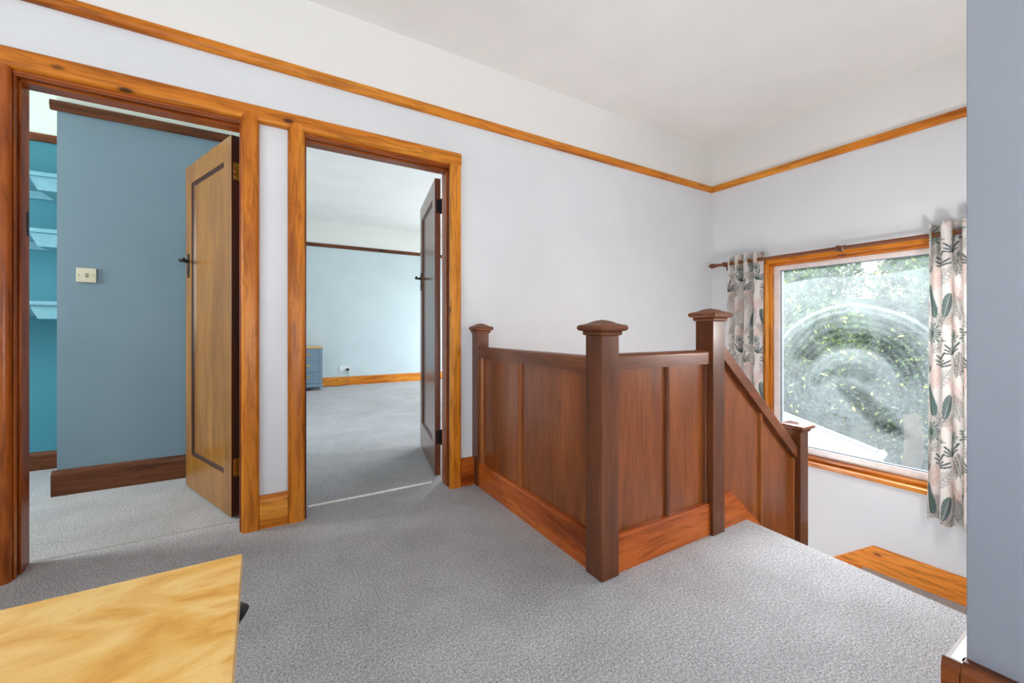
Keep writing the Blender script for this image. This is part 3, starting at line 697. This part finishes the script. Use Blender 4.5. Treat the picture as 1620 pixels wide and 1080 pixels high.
    at = me.attributes.new('film', 'FLOAT', 'POINT'); at.data.foreach_set('value', np.concatenate([film.ravel(), np.zeros(4)]).astype(np.float32))
    me.materials.append(M['glassfilm']); o = bpy.data.objects.new('pane', me); col.objects.link(o); world_child(o, win)
pane()

# ------------------------------------------------------------------ curtain pole
PX, PZ = XB-0.080, 1.572
cp = empty('curtain_pole', (PX, 1.37, PZ), label='long brown wooden curtain pole above the window', cat='curtain pole')
m = MB(); m.tube([(PX, 0.42, PZ), (PX, 2.33, PZ)], 0.0135, 20); world_child(m.build('pole', M['railY']), cp)
for (yy, s) in ((2.33, 1), (0.42, -1)):
    m = MB(); m.lathe([(0.0135, -0.02*s), (0.018, -0.012*s), (0.018, 0.0), (0.013, 0.004*s), (0.020, 0.014*s), (0.024, 0.028*s), (0.021, 0.042*s), (0.012, 0.050*s), (0.014, 0.055*s), (0.0, 0.060*s)], (PX, yy, PZ), 'Y'); world_child(m.build('finial', M['railY']), cp)
for yy in (2.24, 1.372, 0.50):
    m = MB(); m.box(PX+0.012, XB-0.012, yy-0.011, yy+0.011, PZ-0.022, PZ+0.004, 0.004); m.box(XB-0.014, XB, yy-0.024, yy+0.024, PZ-0.05, PZ+0.03, 0.005)
    m.lathe([(0.016, -0.012), (0.021, -0.009), (0.023, 0), (0.021, 0.009), (0.016, 0.012)], (PX, yy, PZ), 'Y')
    world_child(m.build('bracket', M['railY']), cp)
m = MB()
b = bmesh.new()
for i in range(28):
    for j in range(8):
        a, c = 2*pi*i/28, 2*pi*j/8; rr = 0.017+0.0022*cos(c); b.verts.new((PX+rr*cos(a), 1.338+0.0022*sin(c), PZ-0.006+rr*sin(a)))
b.verts.ensure_lookup_table()
for i in range(28):
    for j in range(8): b.faces.new([b.verts[k] for k in (i*8+j, ((i+1) % 28)*8+j, ((i+1) % 28)*8+(j+1) % 8, i*8+(j+1) % 8)])
m.add(b); m.bm.normal_update()
world_child(m.build('curtain_ring', M['cream']), cp)

# ------------------------------------------------------------------ curtains: real folds, print stored as colour on the cloth
def print_color(u, v):
    """u across the cloth, v up it, metres"""
    TU, TV = 0.36, 0.62
    H = np.array(lin((242, 237, 233))[:3]); colr = np.tile(H, (u.size, 1)).reshape(*u.shape, 3)
    def wrap(cu, cv):
        du = (u-cu+TU/2) % TU-TU/2; dv = (v-cv+TV/2) % TV-TV/2; return du, dv
    def lay(mask, rgb, a=1.0):
        nonlocal colr
        mk = np.clip(mask, 0, 1)[..., None]*a; colr = colr*(1-mk)+np.array(lin(rgb)[:3])*mk
    def sstep(x, w=0.25): return np.clip(0.5+x/w, 0, 1)
    def fan(cu, cv, r, rgb, n=11, a0=0.0, a1=pi, tilt=0.0, thin=0.5, stem=True):
        du, dv = wrap(cu, cv); c, s = cos(tilt), sin(tilt); x = du*c+dv*s; y = -du*s+dv*c
        rr = np.hypot(x, y); th = np.arctan2(y, x); inside = (th > a0) & (th < a1)
        t = (th-a0)/(a1-a0)*n; k = np.floor(t); ph = np.abs(t-k-0.5)*2
        R_ = r*(0.82+0.18*np.sin(k*2.4+cu*40)); wdt = np.clip(1.1-rr/R_, 0, 1)**0.6*0.80+0.08
        core = rr < r*0.28
        lay(((ph < wdt) | core) & inside & (rr < R_), rgb)
        lay((ph > .85) & inside & (rr < R_*.8) & ~core, (196, 200, 196), .5)
        if stem: lay((np.abs(x+0.25*y) < 0.0018) & (y < 0) & (y > -r*0.9), (120, 124, 118), .8)
    def star(cu, cv, r, rgb):
        du, dv = wrap(cu, cv); rr = np.hypot(du*1.15, dv); th = np.arctan2(dv, du); k = np.abs(np.sin(th*9+0.8*np.sin(th*2)))
        R_ = r*(0.88+0.12*np.sin(th*7+1)); lay((k > 0.75*rr/R_-0.05) & (rr < R_), rgb, .9)
        lay((rr < r*.25), (70, 96, 92), .6)
    def leaf(cu, cv, a, b, rot, rgb, rib=(214, 214, 206)):
        du, dv = wrap(cu, cv); x = du*cos(rot)+dv*sin(rot); y = -du*sin(rot)+dv*cos(rot)
        prof = b*np.sqrt(np.clip(1-(x/a)**2, 0, 1))*(1+0.25*x/a); ins = (np.abs(x) < a) & (np.abs(y) < prof)
        lay(ins, rgb); lay(ins & (y > 0) & (np.abs(np.sin((x-y*.8)*170)) > .72), (150, 170, 166), .6)
        lay(ins & (np.abs(y) < .0016), rib, .9); lay((x < -a) & (x > -a*1.6) & (np.abs(y) < .0014), (120, 124, 118), .8)
    def frond(cu, cv, a, rot, rgb, gap=0.011, w=0.34, al=.9):
        du, dv = wrap(cu, cv); x = du*cos(rot)+dv*sin(rot); y = -du*sin(rot)+dv*cos(rot); ay = np.abs(y)
        q = ((x-ay*0.9)/gap) % 1.0; wd = a*0.42*np.clip(1-((x)/a)**2, 0, 1)
        lay((np.abs(x) < a) & (ay < wd) & (q < w), rgb, al); lay((np.abs(x) < a) & (ay < .0013), rgb, al)
    frond(0.11, 0.30, 0.115, 1.1, (226, 196, 186), 0.015, .36, .95); frond(0.28, 0.60, 0.10, -0.9, (220, 184, 174), 0.014, .36, .95)
    frond(0.30, 0.20, 0.10, 2.2, (222, 188, 178), 0.015, .36, .95); frond(0.03, 0.42, 0.07, 2.0, (205, 190, 180), 0.011, .3, .7)
    frond(0.16, 0.22, 0.10, 1.9, (132, 136, 130), 0.014, .36, .8); frond(0.24, 0.02, 0.085, 0.4, (120, 124, 118), 0.013, .36, .8)
    frond(0.34, 0.36, 0.08, 1.5, (92, 100, 98), 0.012, .5)
    frond(0.09, 0.02, 0.09, 2.4, (150, 152, 146), 0.013, .4, .8); frond(0.21, 0.27, 0.09, 0.9, (140, 146, 142), 0.013, .4, .8); frond(0.33, 0.10, 0.09, 1.8, (128, 134, 130), 0.013, .4, .8); frond(0.10, 0.46, 0.07, 0.5, (150, 152, 146), 0.012, .4, .8)
    star(0.050, 0.55, 0.080, (126, 148, 144)); leaf(0.045, 0.135, 0.110, 0.032, -1.25, (112, 136, 132))
    fan(0.165, 0.335, 0.118, (108, 118, 118), 11, 0.15, pi-0.15); fan(0.290, 0.42, 0.098, (96, 112, 112), 9, 0.2, pi-0.3, 0.3)
    leaf(0.235, 0.10, 0.080, 0.026, 1.35, (116, 130, 130)); fan(0.20, 0.50, 0.03, (120, 128, 120), 7)
    leaf(0.02, 0.33, 0.03, 0.012, 0.9, (116, 126, 124)); star(0.30, 0.53, 0.050, (140, 156, 150))
    return colr
def curtain(name, yA, yB, folds, zb, ztop, amp, phase, label, u0, drift=0.0):
    """hangs in eyelet waves between yA and yB"""
    L = 0.0; N = 900; ts = np.linspace(0, 1, N)
    def path(t, a): 
        ph = 2*pi*folds*t+phase
        return PX+a*np.sin(ph), yA+(yB-yA)*t+0.20*a*np.sin(2*ph)
    x, y = path(ts, amp); s = np.concatenate([[0], np.cumsum(np.hypot(np.diff(x), np.diff(y)))]); Lc = s[-1]
    nu = max(60, int(Lc/0.0035)); tu = np.interp(np.linspace(0, Lc, nu), s, ts); su = np.linspace(0, Lc, nu)
    nv = int((ztop-zb)/0.0040); vz = np.linspace(0, 1, nv)
    T, V = np.meshgrid(tu, vz); S, _ = np.meshgrid(su, vz); Z = zb+(ztop-zb)*V
    aa = amp*(1.0-0.30*(1-V)*np.abs(np.sin(5*T+1))+0.10*np.sin(7*V+3*T)); ph = 2*pi*folds*T+phase+0.35*np.sin(2.2*(1-V)+T*3)*(1-V)
    X = PX+aa*np.sin(ph)+0.004*np.sin(V*9+T*20)*(1-V); Y = yA+(yB-yA)*T*(1+0.10*(1-V))+0.20*aa*np.sin(2*ph)+drift*(1-V)*(1-V)
    X = np.minimum(X, XB-0.006-0.0*V); X = np.where(Z < WZ0+0.03, np.minimum(X, XB-0.040), X)
    Z = Z+0.006*np.sin(9*T+1)*(V < 0.02)
    co = np.stack([X, Y, Z], -1).reshape(-1, 3)
    idx = np.arange(nu*nv).reshape(nv, nu); q = np.stack([idx[:-1, :-1], idx[:-1, 1:], idx[1:, 1:], idx[1:, :-1]], -1).reshape(-1, 4)
    e = empty(name, (PX, (yA+yB)/2, zb), label=label, cat='curtain', group='leaf print curtains at the landing window')
    me = bpy.data.meshes.new('cloth'); me.from_pydata(co.tolist(), [], q.tolist())
    cl = print_color(S+u0, Z-zb); rgba = np.ones((nu*nv, 4), np.float32); rgba[:, :3] = cl.reshape(-1, 3)
    at = me.attributes.new('print', 'FLOAT_COLOR', 'POINT'); at.data.foreach_set('color', rgba.ravel())
    me.polygons.foreach_set('use_smooth', [True]*len(me.polygons)); me.materials.append(M['cloth'])
    o = bpy.data.objects.new('cloth', me); col.objects.link(o); world_child(o, e)
    md = o.modifiers.new('thickness', 'SOLIDIFY'); md.thickness = 0.0012
    # eyelets where the cloth crosses the pole
    k0 = math.ceil(phase/pi); 
    for k in range(k0, k0+int(2*folds)+2):
        t = (k*pi-phase)/(2*pi*folds)
        if not (0.01 < t < 0.99): continue
        ey = yA+(yB-yA)*t; m = MB(); bq = bmesh.new(); rv = []
        dirx = cos(k*pi)  # cloth heads across the pole one way then the other
        for i in range(24):
            for j in range(6):
                a, c = 2*pi*i/24, 2*pi*j/6; r_ = 0.021+0.003*cos(c)
                bq.verts.new((PX+r_*cos(a), ey+0.003*sin(c)+0.25*dirx*r_*cos(a)*0.3, PZ+r_*sin(a)))
        bq.verts.ensure_lookup_table()
        for i in range(24):
            for j in range(6): bq.faces.new([bq.verts[z] for z in (i*6+j, ((i+1) % 24)*6+j, ((i+1) % 24)*6+(j+1) % 6, i*6+(j+1) % 6)])
        m.add(bq); world_child(m.build('eyelet', M['brass']), e)
    return e
curtain('curtain', 1.905, 2.185, 3.5, -0.26, 1.640, 0.042, 0.6, 'narrow gathered leaf print curtain at the left side of the window, behind the balustrade', 0.21)
curtain('curtain', 0.885, 0.575, 3.4, -0.215, 1.645, 0.050, -0.9, 'leaf print curtain at the right side of the window, beside the shaded wall end', 0.0, 0.012)

# ------------------------------------------------------------------ chests of drawers
def chest(name, loc, rz, wd, dp, ht, body, top, pulls, pullmat, label, pz=0.5, ov=0.012, pr=0.022, ovf=0.016):
    """front faces local -y; origin at the floor, centre of the front"""
    e = empty(name, loc, rz, label=label, cat='chest of drawers'); h = wd/2
    b0, b1 = 0.055, ht-0.022
    m = MB(); m.box(-h, h, 0, dp, b0, b1, 0.003)
    m.box(-h-0.006, h+0.006, -0.006, dp, b0, b0+0.05, 0.004); m.build('body', body, e)
    for sx in (-1, 1):
        for sy in (0.04, dp-0.04):
            m = MB(); m.lathe([(0.016, 0), (0.026, 0.008), (0.030, 0.024), (0.026, 0.042), (0.018, 0.050), (0.020, 0.056)], (sx*(h-0.035), sy, 0), 'Z', 20); m.build('foot', body, e)
    m = MB(); m.box(-h-ov, h+ov, -ovf, dp+ov*0.5, b1, ht, 0.004); m.build('top', top, e)
    n = 3; zl, zh = b0+0.062, b1-0.012; dh = (zh-zl)/n; xw = h-0.028
    for k in range(n):
        za, zb = zl+dh*k+0.006, zl+dh*(k+1)-0.006
        m = MB(); m.box(-xw, xw, -0.006, 0.010, za, zb, 0.002)
        fw = 0.020
        m.box(-xw, xw, -0.012, -0.006, za, za+fw, 0.002); m.box(-xw, xw, -0.012, -0.006, zb-fw, zb, 0.002)
        m.box(-xw, -xw+fw, -0.012, -0.006, za+fw, zb-fw, 0.002); m.box(xw-fw, xw, -0.012, -0.006, za+fw, zb-fw, 0.002)
        d = m.build('drawer', body, e)
        zc = za+(zb-za)*pz
        for px in pulls:
            m = MB(); c = bmesh.new(); rings = []       # half-round cup pull
            for i in range(9):
                a = pi*i/8; ring = []
                for j in range(7):
                    p = (pi/2)*j/6; ring.append(c.verts.new((px+0.036*cos(a)*(0.35+0.65*cos(p)), -0.008-pr*sin(p)*(0.25+0.75*sin(a)), zc+0.018*sin(a)*(1-0.3*sin(p)))))
                rings.append(ring)
            for i in range(8):
                for j in range(6): c.faces.new((rings[i][j], rings[i+1][j], rings[i+1][j+1], rings[i][j+1]))
            bmesh.ops.recalc_face_normals(c, faces=c.faces); m.add(c)
            m.box(px-0.040, px+0.040, -0.009, -0.006, zc-0.004, zc+0.022, 0.001)
            o = m.build('cup_handle', pullmat, d)
    return e
chest('chest_of_drawers', (0.645, 7.36, 0), 0, 0.45, 0.42, 0.70, M['greyblue'], M['birch'], (0.0,), M['brass'],
      'grey blue chest of drawers with brass cup handles against the far bedroom wall')
chest('chest_of_drawers', (-0.040, 0.379, 0), R(90), 0.46, 0.42, 0.70, M['lightblue'], M['birchtop'], (-0.14, 0.190), M['iron'],
      'pale grey chest with honey coloured wooden top in the near left foreground', pz=0.93, ov=0.015, pr=0.022, ovf=0.022)

# ------------------------------------------------------------------ alcove shelves
for i, (zu, lab) in enumerate(((1.945, 'topmost'), (1.590, 'middle'), (1.133, 'lowest'))):
    e = empty('wall_shelf', (-1.6, 4.0, zu), label='%s of the three pale teal painted shelves in the alcove' % lab, cat='shelf', group='teal shelves in the alcove')
    m = MB(); m.box(-2.2, -1.026, 3.77, 4.209, zu, zu+0.026, 0.004); world_child(m.build('shelf_board', M['tealwood']), e)
    m = MB(); m.box(-2.2, -1.15, 4.19, 4.2095, zu-0.055, zu-0.0005, 0.003); world_child(m.build('wall_batten', M['tealwood']), e)
    m = MB(); m.prism([(-1.235, zu-0.0005), (-1.195, zu-0.085), (-1.05, zu-0.085), (-1.05, zu-0.0005)], 'Y', 3.79, 4.188); world_child(m.build('shelf_bracket', M['tealwood']), e)

# ------------------------------------------------------------------ switch, socket, plug, latch
e = empty('light_switch', (-0.897, 3.50, 1.309), label='cream blanking plate with two screws on the blue wall', cat='wall plate')
m = MB(); m.box(-0.941, -0.853, 3.490, 3.4995, 1.266, 1.352, 0.003); world_child(m.build('plate', M['cream']), e)
m = MB(); m.box(-0.902, -0.892, 3.487, 3.491, 1.297, 1.321, 0.001); m.box(-0.9045, -0.8895, 3.4885, 3.491, 1.307, 1.311, 0.0005); world_child(m.build('cord_outlet', m_plain('grey_plastic', (150, 146, 132), 0.5)), e)
for xx in (-0.930, -0.864):
    m = MB(); m.lathe([(0.0035, 0), (0.0035, -0.0015), (0, -0.002)], (xx, 3.4905, 1.309), 'Y', 12); world_child(m.build('screw', M['brass']), e)
e = empty('wall_socket', (1.275, 7.82, 0.285), label='white double wall socket above the bedroom skirting board', cat='socket')
m = MB(); m.box(1.195, 1.365, 7.806, 7.8195, 0.235, 0.340, 0.004); world_child(m.build('plate', M['white']), e)
for xx in (1.237, 1.322):
    m = MB(); m.box(xx-0.005, xx+0.005, 7.802, 7.807, 0.312, 0.332, 0.001); world_child(m.build('rocker_switch', M['white']), e)
e = empty('power_plug', (1.335, 7.80, 0.28), label='black plug and trailing cable in the right half of the white socket', cat='plug')
m = MB(); m.box(1.308, 1.352, 7.762, 7.805, 0.252, 0.300, 0.010, 3); world_child(m.build('plug_body', M['black']), e)
m = MB(); m.tube([(1.33, 7.775, 0.255), (1.332, 7.77, 0.20), (1.335, 7.765, 0.10), (1.325, 7.76, 0.035), (1.27, 7.745, 0.008), (1.15, 7.735, 0.006), (1.02, 7.75, 0.006), (0.93, 7.78, 0.006)], 0.0035, 8); world_child(m.build('cable', M['black']), e)
e = empty('latch_plate', (D1a+0.03, YA+0.09, 1.42), label='small dark metal latch keep on the left jamb of the first doorway', cat='latch keep')
m = MB(); m.box(D1a+0.0235, D1a+0.0265, YA+0.082, YA+0.118, 1.37, 1.47, 0.001); m.box(D1a+0.0255, D1a+0.028, YA+0.092, YA+0.108, 1.40, 1.44, 0.001); world_child(m.build('keep', M['iron']), e)

# ------------------------------------------------------------------ unseen globe lamps added to brighten the stairwell
e = empty('fill_globe', (2.05, YA, -0.45), label='added fill globe, unseen low in the stairwell', cat='fill light')
m = MB(); m.lathe([(0.05, 0), (0.05, -0.012), (0.02, -0.03), (0.0, -0.032)], (2.05, YA, -0.65), 'Y'); m.tube([(2.05, YA-0.02, -0.65), (2.05, YA-0.2, -0.67), (2.05, YA-0.36, -0.67), (2.05, YA-0.40, -0.61)], 0.009, 10)
world_child(m.build('bracket', M['brass']), e)
t = NT('fill_globe_glow'); em = t.n('ShaderNodeEmission'); em.inputs[0].default_value = (1.0, 0.96, 0.94, 1); em.inputs[1].default_value = 52; t.l(em.outputs[0], t.out.inputs[0])
m = MB(); m.lathe([(0.02, -0.11)]+[(0.12*cos(a), 0.12*sin(a)) for a in np.linspace(-1.2, 1.45, 12)]+[(0.0, 0.12)], (2.05, YA-0.40, -0.48), 'Z', 28); world_child(m.build('globe', t.m), e)

e = empty('fill_globe', (2.75, 0.306, 0.95), label='small added fill globe, unseen on the stair side of the near wall', cat='fill light')  # second added lamp, hidden by the wall end, brightens the raking panels
m = MB(); m.lathe([(0.04, 0), (0.04, 0.010), (0.018, 0.022), (0.0, 0.024)], (2.75, 0.306, 0.86), 'Y'); m.tube([(2.75, 0.32, 0.86), (2.75, 0.38, 0.855), (2.75, 0.42, 0.865), (2.75, 0.43, 0.90)], 0.007, 10)
world_child(m.build('bracket', M['brass']), e)
t2 = NT('fill_globe_glow_small'); em = t2.n('ShaderNodeEmission'); em.inputs[0].default_value = (1.0, 0.97, 0.95, 1); em.inputs[1].default_value = 70; t2.l(em.outputs[0], t2.out.inputs[0])
m = MB(); m.lathe([(0.015, -0.075)]+[(0.08*cos(a), 0.08*sin(a)) for a in np.linspace(-1.2, 1.45, 12)]+[(0.0, 0.08)], (2.75, 0.43, 0.97), 'Z', 28); world_child(m.build('globe', t2.m), e)

# ------------------------------------------------------------------ outside the window
m = MB(); g = bmesh.new(); nxg, nyg = 40, 40; gv = []
for i in range(nxg+1):
    for j in range(nyg+1):
        x = 4.1+14*i/nxg; y = -6+18*j/nyg
        z = -2.7+max(0, x-5.2)*0.52+0.12*sin(x*2.1+y)+0.1*sin(y*1.7)
        gv.append(g.verts.new((x, y, min(z, 1.8))))
for i in range(nxg):
    for j in range(nyg): a = i*(nyg+1)+j; g.faces.new((gv[a], gv[a+nyg+1], gv[a+nyg+2], gv[a+1]))
m.add(g); struct('ground_bank', m, M['grass'])
def leaf_cloud(parent, centers, n, size, mat, seed, tone_bias=0.0, flat=1.0):
    r = np.random.default_rng(seed)
    P = []
    w8 = np.array([c[3]*c[4]*c[5] for c in centers])**0.7; w8 /= w8.sum()
    for (cx, cy, cz, rx, ry, rz), k in zip(centers, (w8*n).astype(int)):
        d = r.normal(size=(k, 3)); d /= np.linalg.norm(d, axis=1)[:, None]; rad = (0.55+0.5*r.random(k)**0.6)[:, None]
        P.append(d*rad*np.array([rx, ry, rz])+np.array([cx, cy, cz]))
    P = np.vstack(P); n = len(P)
    nrm = r.normal(size=(n, 3))+np.array([-.5, -.1, .7]); nrm /= np.linalg.norm(nrm, axis=1)[:, None]
    t = np.cross(nrm, r.normal(size=(n, 3))); t /= np.linalg.norm(t, axis=1)[:, None]; bta = np.cross(nrm, t)
    s = size*(0.6+0.8*r.random(n))[:, None]
    V = np.stack([P-t*s, P-bta*s*.45+nrm*s*.12, P+t*s, P+bta*s*.45+nrm*s*.12], 1).reshape(-1, 3)
    F = np.arange(4*n).reshape(n, 4)
    me = bpy.data.meshes.new('foliage'); me.from_pydata(V.tolist(), [], F.tolist())
    tone = np.clip(r.beta(2.0, 2.6, n)+tone_bias, 0, 1); tone = np.where(r.random(n) < 0.035, 1.0, tone)
    at = me.attributes.new('tone', 'FLOAT', 'POINT'); at.data.foreach_set('value', np.repeat(tone, 4).astype(np.float32))
    me.materials.append(mat); o = bpy.data.objects.new('foliage', me); col.objects.link(o); world_child(o, parent)
def shrub(name, x, y, zg, h, rx, ry, n, size, mat, seed, label, cat, trunk=0.05, bias=0.0):
    e = empty(name, (x, y, zg), label=label, cat=cat)
    rr = random.Random(seed); m = MB()
    m.tube([(x, y, zg-0.2), (x+0.05, y, zg+h*0.35), (x, y+0.05, zg+h*0.8)], [trunk, trunk*.8, trunk*.4], 8)
    cs = []
    for k in range(7):
        a = rr.uniform(0, 2*pi); q = rr.uniform(.2, .65); cz = zg+h*rr.uniform(.35, .85); cx, cy = x+rx*q*cos(a), y+ry*q*sin(a)
        cs.append((cx, cy, cz, rx*rr.uniform(.4, .6), ry*rr.uniform(.4, .6), h*rr.uniform(.2, .32)))
        m.tube([(x, y, zg+h*0.25), (cx, cy, cz)], [trunk*.5, trunk*.2], 6)
    world_child(m.build('stem', M['stem']), e); leaf_cloud(e, cs, n, size, mat, seed, bias)
def gz(x): return -2.7+max(0, x-5.2)*0.52
shrub('leafy_tree', 9.0, 4.1, gz(9.0), 3.6, 1.5, 1.5, 18000, 0.05, M['leafA'], 11, 'bright green leafy tree behind the left half of the window pane', 'tree', 0.10, 0.05)
shrub('leafy_tree', 9.6, 1.2, gz(9.6), 3.6, 1.4, 1.4, 18000, 0.05, M['leafA'], 12, 'green leafy tree behind the right half of the window pane', 'tree', 0.10, 0.0)
shrub('dark_shrub', 7.3, 3.5, gz(7.3), 1.7, 0.8, 0.9, 11000, 0.036, M['leafB'], 13, 'dark green shrub low in the middle of the window pane', 'shrub', 0.04)
shrub('dark_shrub', 7.95, 2.2, gz(7.9), 2.3, 0.75, 0.65, 12000, 0.038, M['leafB'], 14, 'tall dark shrub seen through the wiped part of the window pane', 'shrub', 0.05, 0.05)
shrub('hedge_bush', 12.5, 6.6, gz(12.2), 3.0, 2.0, 2.2, 12000, 0.075, M['leafA'], 15, 'large pale bush highest up the bank at the left', 'bush', 0.08, 0.1)
shrub('hedge_bush', 12.9, 2.1, gz(12.2), 3.2, 2.0, 2.2, 12000, 0.075, M['leafA'], 16, 'large pale bush highest up the bank at the right', 'bush', 0.08, 0.1)
m = MB(); rr = random.Random(5)
pts = [(7.0+0.03*sin(k), 1.86+0.02*sin(k*2), -1.7+k*0.23) for k in range(8)]
m.tube(pts, [0.11, 0.10, 0.095, 0.098, 0.09, 0.092, 0.09, 0.085], 14)
tag(m.build('tree_stump', M['bark']), 'pale cut tree trunk at the lower right of the window pane', 'tree trunk')
# white lean-to roof under the window
e = empty('conservatory_roof', (4.6, 2.6, -0.4), label='white lean-to roof outside below the window', cat='roof')
A_, B_, C_, D_ = (5.0, 1.57, -0.18), (6.6, 3.75, -0.10), (3.98, 4.4, -0.36), (3.98, 1.50, -0.40)
m = MB(); m.hull([(p[0], p[1], p[2]-0.05) for p in (A_, B_, C_, D_)], [A_, B_, C_, D_]); world_child(m.build('roof_sheet', M['roof']), e)
m = MB(); m.tube([(A_[0], A_[1], A_[2]+.005), (B_[0], B_[1], B_[2]+.005)], 0.025, 8); world_child(m.build('ridge', M['roofwhite']), e)
m = MB(); m.tube([(D_[0], D_[1]-.02, D_[2]+.0), (A_[0], A_[1]-.03, A_[2]-.0)], 0.035, 8); world_child(m.build('gutter', M['roofwhite']), e)
for (p, q) in (((4.35, 1.56, -0.325), (6.1, 3.5, -0.125)), ((4.0, 2.2, -0.385), (5.3, 3.9, -0.215))):
    m = MB(); m.tube([(p[0], p[1], p[2]+.012), (q[0], q[1], q[2]+.012)], 0.010, 6); world_child(m.build('glazing_bar', M['roofline']), e)
